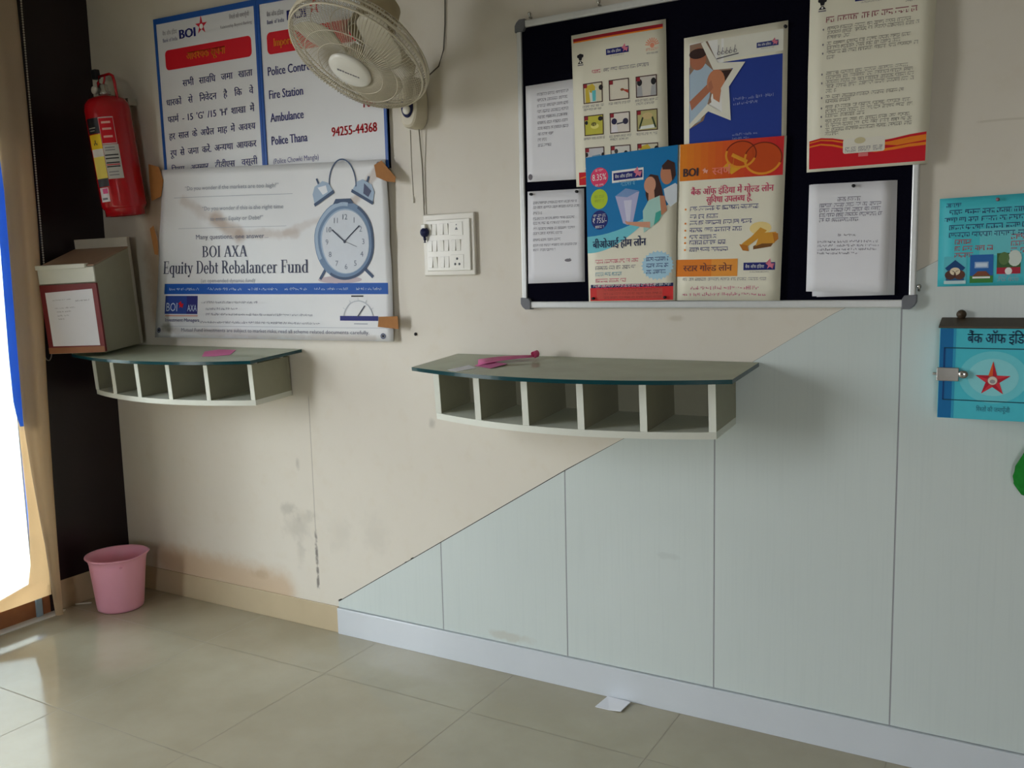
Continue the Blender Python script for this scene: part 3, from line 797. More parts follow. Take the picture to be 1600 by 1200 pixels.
for i, (a, e) in enumerate(((.215, .47), (.235, .38), (.235, .70), (.21, .73))):
    s.greek(a, e, (.79, .83, .862, .91)[i], .012, ink((120, 122, 136)), 2, 20 + i, dev=False)
s.line((.03, .93), (.98, .925), .0012, G1, 2, 20)
s.text('Mutual Fund investments are subject to market risks, read all scheme related documents carefully.', .52, .962, .015, ink((104, 106, 122)), 'C', fit=.95, L=2)
# dial (risk gauge) at the lower right
s.ring(.875, .87, .066, .066, .003, G3, 2, 24, 180, 360)
for k in range(7):
    a = math.radians(180 + 30 * k)
    s.line((.875 + .066 * math.cos(a) / s.w, .87 + .066 * math.sin(a) / s.h), (.875 + .078 * math.cos(a) / s.w, .87 + .078 * math.sin(a) / s.h), .0016, G3, 2)
s.line((.872, .865), (.90, .80), .004, ink((60, 64, 84)), 3)
s.rect(.808, .858, .948, .885, ink((30, 38, 110)), 3); s.rect(.85, .742, .895, .75, I_BLACK, 2); s.rect(.86, .90, .91, .905, G1, 2)
# twin-bell alarm clock
cu, cv = .827, .435
CB, CBD, CBL, CF = ink((112, 136, 166)), ink((66, 84, 112)), ink((158, 178, 200)), ink((206, 212, 220))
s.ell(cu - .02, cv + .218, .10, .014, ink((190, 176, 182)), 1)
s.line((cu - .07, cv + .15), (cu - .095, cv + .215), .012, CBD, 2); s.line((cu + .07, cv + .15), (cu + .105, cv + .205), .012, CBD, 2)
s.ell(cu, cv, .138, .146, CB, 2, 40); s.ring(cu, cv, .138, .146, .010, CBD, 3, 40, -60, 120); s.ring(cu, cv, .134, .142, .014, CBL, 3, 40, 150, 280); s.ell(cu + .004, cv + .004, .113, .121, CBL, 3, 40); s.ell(cu + .006, cv + .006, .108, .117, CF, 4, 40)
s.poly([(cu - .03, cv - .232), (cu + .03, cv - .232), (cu + .04, cv - .205), (cu - .04, cv - .205)], CBD, 3)
for sg in (-1, 1):
    bx, by = cu + sg * .085, cv - .27
    ang = math.radians(sg * 27)
    def R2(x, y): return (bx + (x * math.cos(ang) - y * math.sin(ang)) / s.w, by + (x * math.sin(ang) + y * math.cos(ang)) / s.h)
    s.poly([R2(-.052, .024), R2(.052, .024), R2(.044, -.016), R2(.022, -.036), R2(-.022, -.036), R2(-.044, -.016)], CBL, 3)
    s.poly([R2(-.054, .018), R2(.054, .018), R2(.054, .030), R2(-.054, .030)], CBD, 4)
    s.poly([R2(-.01, -.026), R2(.03, -.014), R2(.026, .012), R2(.0, .010)], ink((78, 84, 112)) if sg > 0 else ink((226, 230, 236)), 4)
    s.line(R2(0, -.036), R2(0, -.058), .008, CBD, 3)
hp = [(cu + (.066 * math.cos(math.radians(a))) / s.w, cv - .315 - (.088 * math.sin(math.radians(a))) / s.h) for a in range(-10, 191, 12)]
for p_, q_ in zip(hp, hp[1:]): s.line(p_, q_, .0055, CBD, 3)
for h in range(1, 13):
    a = math.radians(-90 + 30 * h)
    s.text(str(h), cu + .006 + .084 * math.cos(a) / s.w, cv + .006 + (.092 * math.sin(a) + .010) / s.h, .021, ink((116, 126, 142)), 'C', L=5)
s.line((cu + .005, cv + .005), (cu - .042, cv - .062), .0055, ink((58, 66, 84)), 6); s.line((cu + .005, cv + .005), (cu + .062, cv - .082), .0045, ink((58, 66, 84)), 6)
s.line((cu + .005, cv + .005), (cu + .05, cv + .035), .0015, ink((90, 96, 112)), 6)
s.ell(cu + .005, cv + .005, .006, .006, ink((58, 66, 84)), 7, 12)
for eu, ev in ((.975, .028), (.965, .97), (.02, .955)):
    s.ring(eu, ev, .011, .011, .005, G2, 3, 16); s.ell(eu, ev, .005, .005, I_BLACK, 3, 12)
s.build('sheet', BQ)
def tape(pts, y=.016, m=TAPE):
    b = MB(); b.prism(pts, 'y', -y - .0006, -y, m); return b.build('tape', BQ)
tape([(.368, 1.862), (.43, 1.846), (.452, 1.79), (.432, 1.728), (.372, 1.712), (.366, 1.79)], .037)
tape([(.348, 1.60), (.372, 1.612), (.392, 1.545), (.388, 1.49), (.366, 1.494)], .037)
tape([(1.545, 1.765), (1.578, 1.778), (1.636, 1.716), (1.632, 1.700), (1.595, 1.706), (1.552, 1.724)], .041)
tape([(1.535, 1.238), (1.618, 1.240), (1.620, 1.195), (1.528, 1.202)], .037)

# ================================================================== PIN BOARD
bx0, bx1, bz0, bz1 = 2.112, 3.281, 1.267, 2.160
pb = thing('pin_board', 'large black felt pin board with silver frame', 'pin board', (bx0, 0, bz0))
BW, BH = bx1 - bx0, bz1 - bz0
b = MB(); b.box((.006, -.014, .006), (BW - .006, -.001, BH - .006), FELT); b.build('felt_panel', pb)
def rail(lo, hi):
    b = MB(); b.box(lo, hi, ALU, .0035); return b.build('frame_rail', pb)
rail((.012, -.022, BH - .021), (BW - .012, 0, BH)); rail((.012, -.022, 0), (BW - .012, 0, .021))
rail((0, -.022, .02), (.016, 0, BH - .02)); rail((BW - .016, -.022, .02), (BW, 0, BH - .02))
for cx, cz, sx, sz in ((0, 0, 1, 1), (BW, 0, -1, 1), (0, BH, 1, -1), (BW, BH, -1, -1)):
    pts = [(cx - sx * .004, cz + sz * .034), (cx - sx * .004, cz + sz * .014), (cx + sx * .002, cz + sz * .004), (cx + sx * .012, cz - sz * .004), (cx + sx * .032, cz - sz * .004), (cx + sx * .032, cz + sz * .022), (cx + sx * .026, cz + sz * .032)]
    b = MB(); b.prism(pts, 'y', -.026, -.0005, GREYPL, .002); b.build('corner_cap', pb)
for hx, hz in ((.045, BH + .008), (.28, BH + .006), (BW + .008, .045)):
    b = MB(); b.tube([(hx, -.002, hz), (hx, -.014, hz), (hx + .002, -.018, hz + .006), (hx, -.016, hz + .012)], .0035, STEEL, 8); b.sphere((hx, -.016, hz + .010), .006, STEEL, seg=10); b.build('hook', pb)

def sheet_thing(name, label, cat, q, y0, base, draw, t=.0006, seg=(1, 1), disp=None, group=None, extra=None):
    ox, oz = min(q[0][0], q[3][0]), min(q[2][1], q[3][1])
    s = Sheet([(x - ox, z - oz) for x, z in q], y0, base, t=t, seg=seg, disp=disp)
    draw(s)
    o = s.build(name, loc=(ox, 0, oz))
    tag(o, label, cat, group)
    return o
Y0 = .0155
# typed letters on the left
def letterA(s):
    for i in range(10):
        s.greek(.22, .80 if i < 7 else (.52 if i == 7 else .42 if i == 8 else .5), .12 + i * .058, .0085, I_MARK, 2, i)
    s.ell(.06, .95, .008, .010, I_GREY, 2, 8)
sheet_thing('paper_notice', 'white typed letter, upper one at the left edge of the pin board', 'paper', [(2.138, 1.9625), (2.325, 1.9640), (2.3215, 1.663), (2.138, 1.6672)], Y0, PAPER, letterA, group='typed letters at the left edge of the pin board', seg=(8, 8), disp=lambda u, v: .004 * abs(u - .1) * v)
def letterB(s):
    for i, v in enumerate((.14, .19, .25, .31, .36, .42, .47, .54, .60, .65)):
        s.greek(.1, (.88, .92, .26, .84, .74, .84, .62, .6, .9, .5)[i], v, .0075, I_MARK, 2, 30 + i)
    s.ell(.72, .76, .012, .005, I_GREY, 2, 10); s.line((.68, .77), (.76, .74), .002, I_MARK, 2)
sheet_thing('paper_notice', 'white typed letter with signature, lower one at the left edge of the pin board', 'paper', [(2.1372, 1.6373), (2.336, 1.6342), (2.334, 1.349), (2.1325, 1.346)], Y0, PAPER, letterB, group='typed letters at the left edge of the pin board', seg=(8, 8), disp=lambda u, v: .003 * math.sin(PI * u) * v)

# cream poster of nine pictures
def nine(s):
    s.rect(.02, .025, .97, .045, ink((148, 20, 36)), 1); s.rect(.02, .045, .97, .053, I_ORANGE, 1)
    emblem(s, .095, .165, .020)
    bank_logo(s, .50, .145, .072)
    sun_mark(s, .86, .145, .034)
    s.greek(.22, .33, .268, .010, I_PINK, 2, 1); s.greek(.35, .82, .268, .010, I_MARK, 2, 2)
    k = 0
    for r in range(3):
        for c in range(3):
            u0, v0 = .115 + c * .285, .325 + r * .21
            u1, v1 = u0 + .215, v0 + .132
            bg = [(214, 208, 180), (222, 214, 196), (206, 200, 190), (196, 190, 70), (224, 216, 206), (186, 178, 120), (198, 196, 198), (214, 212, 204), (212, 206, 180)][k]
            s.rect(u0, v0, u1, v1, ink(bg), 1)
            s.frame(u0, v0, u1, v1, .0028, ink((70, 44, 40)), 3)
            s.rect(u0 + .006, v0 + .006, u0 + .045, v0 + .03, ink((150, 40, 50)), 3)
            du, dv = u1 - u0, v1 - v0
            def Q(a, e): return (u0 + a * du, v0 + e * dv)
            if k in (0, 8):
                s.poly([Q(.12, .15), Q(.5, .05), Q(.62, .2), Q(.62, .95), Q(.12, .95)], ink((206, 180, 60)), 2)
                s.poly([Q(.3, .35), Q(.68, .3), Q(.68, .95), Q(.36, .95)], ink((222, 226, 214)), 2)
                s.poly([Q(.46, .4), Q(.66, .38), Q(.64, .9), Q(.48, .92)], ink((96, 190, 196)), 3)
                s.ell(*Q(.92, .28), .007, .008, I_BLACK, 3, 12)
            elif k == 1:
                s.poly([Q(.62, .5), Q(.95, .55), Q(.95, .72), Q(.8, .62)], ink((190, 70, 50)), 2); s.ell(*Q(.66, .52), .006, .004, ink((150, 90, 60)), 3, 10)
            elif k == 2:
                for a in (.18, .84):
                    s.ell(*Q(a, .3), .008, .010, I_BLACK, 2, 12); s.poly([Q(a - .16, .98), Q(a - .1, .5), Q(a + .1, .45), Q(a + .14, .98)], ink((170, 170, 172)), 2)
            elif k == 3:
                s.ell(*Q(.5, .45), .009, .006, ink((110, 104, 50)), 2, 12)
                s.ell(*Q(.85, .2), .008, .007, I_BLACK, 2, 12); s.ell(*Q(.12, .35), .005, .006, I_BLACK, 2, 12); s.ell(*Q(.55, .55), .014, .008, ink((226, 220, 120)), 2, 12)
            elif k == 4:
                s.ell(*Q(.22, .42), .009, .009, ink((40, 36, 70)), 2, 12); s.ell(*Q(.78, .45), .009, .009, ink((50, 46, 70)), 2, 12); s.line(Q(.35, .55), Q(.7, .5), .004, ink((70, 70, 84)), 2)
                s.poly([Q(.05, .95), Q(.12, .6), Q(.35, .6), Q(.4, .95)], ink((230, 226, 230)), 2)
            elif k == 5:
                s.line(Q(.3, .35), Q(.12, .88), .005, ink((50, 66, 40)), 2); s.line(Q(.74, .35), Q(.9, .88), .005, ink((50, 66, 40)), 2); s.poly([Q(.15, .78), Q(.86, .72), Q(.9, .88), Q(.12, .92)], ink((230, 234, 226)), 2)
                s.ell(*Q(.52, .3), .016, .010, ink((206, 184, 130)), 2, 14)
            elif k == 6:
                s.poly([Q(.35, .42), Q(.8, .36), Q(.84, .6), Q(.38, .66)], ink((110, 150, 178)), 2)
                for a in (.1, .4, .7): s.line(Q(a, .95), Q(a + .35, .6), .003, ink((60, 58, 66)), 3)
                s.ell(*Q(.08, .35), .005, .007, I_BLACK, 2, 10); s.ell(*Q(.92, .4), .005, .007, I_BLACK, 2, 10)
            elif k == 7:
                s.ell(*Q(.28, .28), .006, .007, ink((70, 66, 70)), 2, 12); s.ell(*Q(.76, .42), .007, .009, I_BLACK, 2, 12)
                s.poly([Q(.62, .96), Q(.66, .62), Q(.92, .58), Q(.96, .96)], ink((34, 84, 160)), 2); s.poly([Q(.15, .9), Q(.2, .45), Q(.4, .45), Q(.44, .9)], ink((222, 220, 222)), 2)
            s.greek(u0 - .01, u1 + .01, v1 + .026, .0065, I_GREY, 2, 60 + k)
            if k % 2 == 0: s.greek(u0, u1 - .02, v1 + .046, .006, I_GREY, 2, 80 + k)
            k += 1
    s.rect(.035, .905, .15, .99, I_RED, 1); s.line((.05, .945), (.14, .93), .003, I_ORANGE, 3)
sheet_thing('poster', 'cream poster of nine small framed pictures', 'poster', [(2.3019, 2.0903), (2.6029, 2.0924), (2.6115, 1.632), (2.312, 1.640)], Y0 + .004, CREAMP, nine, seg=(8, 8), disp=lambda u, v: .004 * math.sin(PI * u), group='printed posters on the pin board')

# blue poster with white star outline and family photo
def starposter(s):
    s.rect(.055, .26, .955, .99, ink((38, 62, 146)), 1)
    s.rect(.055, .06, .40, .262, I_WHITE, 2); s.poly([(.30, .50), (.375, .47), (.41, .70), (.245, .62), (.17, .68)], I_WHITE, 3)
    s.rect(.34, .06, .96, .235, ink((222, 221, 208)), 2)
    ph = ink((170, 190, 206)); skin = ink((176, 112, 84)); skin2 = ink((196, 128, 92)); hair = ink((60, 40, 36))
    # photograph seen inside the star: two generic people
    s.poly([(.06, .07), (.24, .06), (.34, .26), (.34, .34), (.50, .34), (.40, .52), (.26, .60), (.2, .74), (.06, .80)], ink((148, 120, 100)), 3)
    s.poly([(.06, .33), (.12, .27), (.22, .25), (.30, .32), (.26, .55), (.17, .74), (.06, .78)], ph, 4)
    s.ell(.145, .20, .024, .031, skin, 5, 20); s.ell(.145, .155, .026, .014, hair, 6, 20)
    s.poly([(.34, .33), (.50, .335), (.42, .5), (.36, .45)], hair, 4)
    s.ell(.325, .42, .026, .034, skin2, 5, 20); s.poly([(.29, .47), (.38, .47), (.36, .60), (.30, .56)], skin2, 5)
    s.poly([(.06, .56), (.28, .40), (.30, .47), (.08, .64)], skin, 5)
    # star outline, thick and white, and the blue outside it
    W1 = ink((226, 224, 210))
    outer = [(.22, .06), (.345, .26), (.61, .285), (.455, .475), (.475, .765), (.25, .665), (.06, .80)]
    inner = [(.175, .07), (.30, .315), (.495, .325), (.375, .48), (.39, .69), (.245, .60), (.06, .755)]
    for i in range(len(outer) - 1):
        s.poly([outer[i], outer[i + 1], inner[i + 1], inner[i]], W1, 7)
    for i, (x, t) in enumerate(((.34, .028), (.38, .02), (.42, .018), (.455, .018), (.5, .022))):
        s.line((x, .195), (x + .012, .195 - t * 3), .0016, I_GREY, 4); s.ring(x + .012, .18, .005, .005, .0015, I_GREY, 4, 10)
    s.line((.33, .225), (.545, .205), .003, ink((90, 90, 96)), 4)
    bank_logo(s, .815, .165, .058, 4, ink((52, 62, 120)))
    L1 = ink((150, 160, 200))
    s.greek(.50, .90, .60, .011, L1, 3, 4, False); s.greek(.5, .73, .64, .011, L1, 3, 5, False)
    s.greek(.49, .73, .90, .008, L1, 3, 6, False); s.greek(.49, .65, .935, .008, L1, 3, 7, False); s.greek(.2, .35, .955, .008, L1, 3, 8, False)
sheet_thing('poster', 'dark blue poster with a white star outline framing two people', 'poster', [(2.6565, 2.0314), (2.9469, 2.0358), (2.9461, 1.715), (2.6566, 1.715)], Y0 + .002, CREAMP, starposter, seg=(8, 8), disp=lambda u, v: .003 * math.sin(PI * u), group='printed posters on the pin board')

# home loan poster
def home(s):
    TB = ink((20, 118, 176))
    pts = [(0.0, 0.0), (1.0, 0.0), (1.0, .345)] + [(1 - t, .345 + .20 * math.sin(t * PI / 2) ) for t in [k / 12 for k in range(1, 13)]]
    s.poly(pts, TB, 1)
    arc_o = [(1 - k / 20, .345 + .20 * math.sin(k / 20 * PI / 2)) for k in range(21)]
    arc_i = [(1 - k / 20, .30 + .36 * math.sin(min(1, k / 20 * 1.03) * PI / 2) ** 1.1 if k else .345) for k in range(21)]
    LT = ink((110, 194, 208))
    for k in range(20):
        s.poly([arc_o[k], (arc_i[k][0], max(arc_i[k][1], arc_o[k][1])), (arc_i[k + 1][0], max(arc_i[k + 1][1], arc_o[k + 1][1])), arc_o[k + 1]], LT, 2)
    s.ell(.155, .145, .029, .029, ink((222, 60, 104)), 2); s.text('8.35%', .155, .165, .020, I_WHITE, 'C', fit=.046, L=3); s.greek(.11, .2, .105, .006, I_WHITE, 3, 1); s.greek(.11, .2, .205, .006, I_WHITE, 3, 2)
    s.ell(.15, .293, .028, .030, ink((176, 200, 46)), 2); s.greek(.09, .21, .285, .008, ink((140, 160, 60)), 3, 3); s.greek(.1, .2, .315, .008, ink((140, 160, 60)), 3, 4)
    s.ell(.15, .435, .028, .029, ink((28, 40, 110)), 2); s.greek(.08, .22, .415, .008, I_WHITE, 3, 5); s.text('₹ 755/-', .15, .455, .016, I_WHITE, 'C', fit=.046, L=3); s.greek(.1, .2, .49, .007, I_WHITE, 3, 6)
    s.rect(.30, .115, .645, .195, I_WHITE, 2); bank_logo(s, .475, .155, .092, 3)
    s.greek(.40, .55, .222, .010, ink((120, 190, 220)), 3, 7)
    # tapered glass of light held in a hand
    V = ink((178, 178, 212))
    s.poly([(.335, .285), (.60, .27), (.53, .47), (.47, .485), (.42, .47)], V, 2); s.poly([(.335, .285), (.45, .24), (.60, .265), (.47, .30)], ink((120, 150, 196)), 3)
    s.poly([(.43, .32), (.52, .32), (.50, .46), (.46, .46)], ink((206, 206, 226)), 3)
    sk, sk2, hr = ink((206, 150, 122)), ink((190, 128, 96)), ink((64, 38, 32))
    # woman with long hair in a pale green top
    s.poly([(.66, .20), (.72, .165), (.80, .18), (.84, .26), (.87, .36), (.80, .38), (.70, .36), (.67, .30)], hr, 2)
    s.ell(.715, .235, .018, .024, sk, 3, 20); s.poly([(.70, .27), (.76, .27), (.77, .35), (.70, .34)], sk, 3)
    s.poly([(.64, .40), (.70, .335), (.82, .31), (.9, .40), (.78, .49), (.65, .545)], ink((166, 206, 196)), 4)
    s.poly([(.44, .455), (.48, .465), (.72, .475), (.72, .515), (.62, .505), (.46, .48)], sk, 5)
    s.poly([(.82, .31), (.87, .315), (.9, .41), (.84, .44)], sk2, 5); s.poly([(.78, .42), (.86, .40), (.82, .47), (.76, .5)], ink((66, 164, 150)), 5)
    # man in a white shirt behind her
    s.poly([(.86, .27), (.98, .24), (1, .25), (1, .36), (.93, .39), (.88, .34)], ink((208, 216, 222)), 2)
    s.ell(.895, .175, .020, .030, sk2, 3, 20); s.poly([(.84, .12), (.90, .085), (.97, .11), (.985, .19), (.95, .225), (.93, .15), (.85, .145)], hr, 4)
    s.text('बीओआई होम लोन', .37, .628, .024, ink((32, 44, 84)), 'C', fit=.175, L=4, bold=.0008)
    for i, (t, m_) in enumerate(((.59, I_PINK), (.56, I_MARK), (.40, ink((110, 160, 176))), (.45, I_PINK), (.78, I_PINK))):
        s.greek(.09, t, .735 + i * .044, .011, m_, 2, 40 + i)
    s.star(.80, .765, .048, ink((168, 206, 224)), 1, inner=.92, sy=.85)
    for k in range(24):
        a = math.radians(15 * k); s.poly([(.80 + .046 * math.cos(a - .1) / s.w, .765 + .038 * math.sin(a - .1) / s.h), (.80 + .052 * math.cos(a) / s.w, .765 + .044 * math.sin(a) / s.h), (.80 + .046 * math.cos(a + .1) / s.w, .765 + .038 * math.sin(a + .1) / s.h)], ink((168, 206, 224)), 1)
    s.ell(.80, .765, .047, .039, ink((168, 206, 224)), 2)
    for i in range(3): s.greek(.68, .92, .735 + i * .042, .011, I_NAVY, 3, 50 + i)
    s.rect(.03, .882, .975, .905, ink((30, 34, 80)), 2); s.greek(.06, .95, .90, .007, I_WHITE, 3, 9)
    s.rect(.02, .905, .975, .995, ink((206, 50, 48)), 1); s.rect(.10, .915, .86, .985, ink((196, 76, 64)), 2)
    for i in range(3): s.greek(.18, .85, .93 + i * .026, .007, ink((150, 60, 56)), 3, 55 + i)
sheet_thing('poster', 'blue and white home loan poster with a couple holding a glass', 'poster', [(2.3481, 1.7241), (2.6421, 1.7363), (2.634, 1.2895), (2.3528, 1.287)], Y0 + .012, CREAMP, home, seg=(8, 8), disp=lambda u, v: .004 * math.sin(PI * u * .9), group='printed posters on the pin board')

def gold(s):
    def grad():
        n = 14
        for i in range(n):
            t = i / (n - 1); c = (int(222 - 20 * t), int(128 - 90 * t), int(24 + 16 * t))
            s.rect(.02 + .96 * i / n, .0, .02 + .96 * (i + 1) / n, .232, ink(c), 1)
    grad()
    for cx, cy, rx in ((.60, .092, .044), (.80, .125, .052)):
        s.ell(cx, cy, rx, rx * .85, ink((196, 74, 22)), 2); s.ring(cx, cy, rx, rx * .85, .006, ink((226, 148, 40)), 3, 32, 20, 200); s.ring(cx, cy, rx, rx * .85, .003, ink((120, 40, 16)), 3, 32, 200, 380)
    s.poly([(.44, .16), (.54, .10), (.62, .17), (.52, .21)], ink((222, 160, 40)), 2); s.line((.52, .09), (.66, .14), .010, ink((220, 150, 40)), 4)
    s.text('BOI', .06, .205, .024, ink((70, 50, 52)), 'L', fit=.043, L=4, bold=.0015)
    s.star(.27, .178, .009, ink((240, 170, 150)), 4); s.text('स्वर्ण', .34, .205, .022, ink((236, 130, 110)), 'L', fit=.052, L=4, bold=.0008)
    s.text('बैंक ऑफ इंडिया में गोल्ड लोन', .52, .325, .019, I_PINK, 'C', fit=.235, L=2, bold=.0006)
    s.text('सुविधा उपलब्ध है.', .50, .378, .019, I_PINK, 'C', fit=.13, L=2, bold=.0006)
    for i, (v, e) in enumerate(((.425, .79), (.475, .42), (.515, .74), (.56, .64), (.605, .39), (.64, .48), (.685, .52))):
        if i != 1: s.ell(.085, v - .012, .003, .003, I_ORANGE, 2, 8)
        s.greek(.13, e, v, .012, I_PURP, 2, 70 + i)
    # folded golden arms
    g1, g2, g3 = ink((206, 148, 52)), ink((180, 112, 36)), ink((232, 208, 140))
    s.poly([(.62, .66), (.68, .665), (.80, .605), (.86, .565), (.80, .545), (.72, .60), (.64, .64)], g1, 3); s.poly([(.61, .645), (.645, .685), (.70, .69), (.69, .655), (.66, .65)], g2, 4)
    s.poly([(.80, .58), (.94, .575), (.96, .60), (.93, .645), (.82, .645), (.76, .66)], g1, 4); s.poly([(.91, .58), (.96, .585), (.965, .62), (.93, .64)], g2, 5); s.ell(.80, .55, .030, .018, g3, 2, 18); s.poly([(.74, .66), (.82, .63), (.92, .645), (.90, .665), (.74, .68)], ink((120, 78, 34)), 2)
    s.rect(.0, .735, .60, .845, ink((224, 128, 40)), 1); s.rect(.35, .735, .60, .845, ink((228, 150, 60)), 2); s.text('स्टार गोल्ड लोन', .31, .81, .019, ink((126, 74, 62)), 'C', fit=.145, L=3, bold=.0008)
    bank_logo(s, .80, .785, .088, 2)
    s.greek(.07, .87, .872, .008, I_MARK, 2, 80, gap=.4)
    s.greek(.15, .80, .93, .013, ink((206, 110, 140)), 2, 81, False); s.greek(.07, .88, .97, .013, ink((206, 110, 140)), 2, 82, False)
sheet_thing('poster', 'orange topped gold loan poster, right of the blue home loan poster', 'poster', [(2.6421, 1.7363), (2.949, 1.7335), (2.9365, 1.2875), (2.634, 1.2895)], Y0 + .010, CREAMP, gold, seg=(8, 8), disp=lambda u, v: .005 * math.sin(PI * u) * (1 - v * .5), group='printed posters on the pin board')

# stacked letters lower right (each sheet its own)
def letterC(s):
    s.greek(.36, .64, .165, .011, I_MARK, 2, 1)
    for i, e in enumerate((.88, .88, .9, .62)): s.greek(.14, e, .215 + i * .045, .010, ink((112, 108, 124)), 2, 2 + i)
    s.greek(.38, .62, .485, .009, I_MARK, 2, 9, False)
    for i, e in enumerate((.88, .88, .86, .62)): s.greek(.13, e, .545 + i * .035, .008, ink((112, 108, 124)), 2, 12 + i, False)
stk = 'white letters pinned in a stack at the lower right of the pin board'
for i, (dx, dz, yy, sk_) in enumerate(((.009, -.004, 0, .006), (.006, -.001, .0018, .004), (.003, -.002, .0036, .001))):
    sheet_thing('paper_notice', 'white letter behind the top one in the lower right stack', 'paper', [(3.0095 + dx, 1.5985 - dz * .3), (3.2205 + dx, 1.5965 + dz * .1), (3.2225 + dx - .001, 1.3015 + dz * .2), (3.018 + dx + sk_, 1.3005 + dz)], Y0 + yy, PAPER, lambda s: None, group=stk, seg=(4, 4), disp=lambda u, v: .003 * u * v)
sheet_thing('paper_notice', 'top typed letter of the pinned stack at the lower right of the board', 'paper', [(3.0095, 1.5981), (3.218, 1.5964), (3.214, 1.306), (3.0058, 1.312)], Y0 + .0060, PAPER, letterC, group=stk, seg=(8, 8), disp=lambda u, v: .010 * u * v * v)

# large cream notice hanging over the board's right edge
def notice(s):
    s.rect(.015, .035, .97, .060, ink((134, 18, 40)), 1); s.rect(.015, .060, .97, .070, I_ORANGE, 1)
    emblem(s, .105, .140, .020); bank_logo(s, .50, .128, .078); sun_mark(s, .85, .115, .048)
    s.greek(.14, .86, .235, .014, ink((150, 84, 92)), 2, 1)
    vs = [(.275, .82), (.297, .88), (.32, .34), (.352, .82), (.374, .76), (.397, .88), (.422, .22), (.452, .82), (.474, .30), (.505, .82), (.527, .85), (.55, .86), (.572, .86), (.595, .24), (.625, .80), (.647, .36), (.678, .84), (.70, .86), (.722, .5), (.75, .84), (.772, .86), (.795, .86), (.815, .28)]
    for i, (v, e) in enumerate(vs):
        s.greek(.155, e, v, .0088, ink((134, 130, 120)), 2, 100 + i, gap=.35)
        if i in (0, 3, 5, 7, 9, 11, 14, 16, 18, 20): s.ell(.12, v - .006, .002, .003, I_GREY, 2, 6)
    top = [(.02, .838), (.12, .826), (.22, .832), (.32, .846), (.45, .862), (.58, .868), (.72, .858), (.85, .845), (.98, .838)]
    s.poly([(.02, .985), (.98, .985)] + top[::-1], I_RED, 1)
    for off, th in ((.030, .0045), (.010, .0035)):
        for a, e in zip(top, top[1:]): s.line((a[0], a[1] + off * (1 + a[0])), (e[0], e[1] + off * (1 + e[0])), th * (.8 + a[0]), I_ORANGE, 2)
    s.poly([(.62, .885), (.98, .862), (.98, .88), (.75, .895)], I_ORANGE, 2)
    s.rrect(.31, .842, .655, .918, .006, ink((224, 220, 206)), 3); s.ell(.45, .855, .014, .008, ink((200, 190, 150)), 4, 14)
    for a, e in ((.33, .42), (.44, .54), (.56, .64)): s.greek(a, e, .90, .007, I_MARK, 4, int(a * 100)); s.greek(a, e, .912, .005, I_MARK, 4, int(a * 90))
    s.rect(.44, .92, .52, .938, ink((220, 120, 120)), 2)
sheet_thing('poster', 'tall cream notice with red wave foot, overhanging the right edge of the board', 'poster', [(3.006, 2.128), (3.311, 2.119), (3.3005, 1.6312), (3.0039, 1.6309)], Y0 + .014, CREAMP, notice, seg=(8, 10), disp=lambda u, v: .006 * math.sin(PI * v) + .004 * math.exp(-((v - .52) / .04) ** 2), t=.0012, group='printed posters on the pin board')

# turquoise leaflet on the wall at the right
def teal(s):
    s.rect(.30, .36, .62, .66, ink((104, 196, 204)), 1)
    s.greek(.05, .16, .105, .010, ink((50, 70, 120)), 2, 1)
    for i, (a, e) in enumerate(((.075, .95), (.04, .95), (.075, .95), (.075, .92))): s.greek(a, e, .19 + i * .085, .012, ink((44, 56, 104)), 2, 2 + i)
    for i, e in enumerate((.24, .395, .26)): s.greek(.12, e, .525 + i * .075, .012, ink((176, 74, 84)), 2, 10 + i); s.greek(.52, .52 + (e - .12), .49 + i * .075, .012, ink((176, 74, 84)), 2, 20 + i)
    x0, dx, pw = .045, .190, .165
    for c in range(5):
        a = x0 + c * dx; e = a + pw
        def X(f): return a + (e - a) * f
        if c in (0, 3):
            s.rect(a, .66, e, .97, ink((92, 188, 200)), 2); s.poly([(X(.05), .79), (X(.5), .70), (X(.95), .79), (X(.85), .82), (X(.15), .82)], ink((24, 70, 120)), 3)
            s.ell(X(.5), .83, .012, .010, ink((224, 210, 180)), 4, 14); s.ell(X(.3), .87, .013, .012, ink((84, 54, 46)), 4, 12); s.ell(X(.7), .87, .013, .012, ink((94, 58, 46)), 4, 12); s.rect(X(.1), .90, X(.9), .935, ink((40, 90, 130)), 4); s.rect(X(.02), .935, X(.98), .972, ink((190, 216, 216)), 4)
        elif c in (1, 4):
            s.rect(a, .65, e, .965, ink((40, 100, 170)), 2); s.rect(X(.2), .73, X(.8), .80, ink((150, 180, 214)), 3); s.rect(X(.25), .745, X(.75), .785, ink((206, 220, 236)), 4); s.rect(a, .885, e, .965, ink((60, 130, 60)), 3); s.poly([(X(.1), .89), (X(.35), .835), (X(.7), .835), (X(.9), .89)], ink((130, 74, 54)), 4); s.rect(X(.12), .895, X(.88), .915, I_WHITE, 4)
        else:
            s.rect(a, .64, e, .86, ink((60, 96, 54)), 2); s.ell(X(.75), .70, .015, .020, ink((206, 216, 206)), 3, 14); s.ell(X(.3), .70, .012, .016, ink((90, 120, 70)), 3, 12); s.rect(a, .80, e, .87, ink((170, 40, 60)), 3); s.ell(X(.5), .84, .008, .009, I_WHITE, 4, 10); s.greek(X(.1), X(.9), .91, .009, ink((150, 150, 170)), 2, 30); s.greek(X(.05), X(.95), .955, .009, ink((150, 170, 180)), 2, 31)
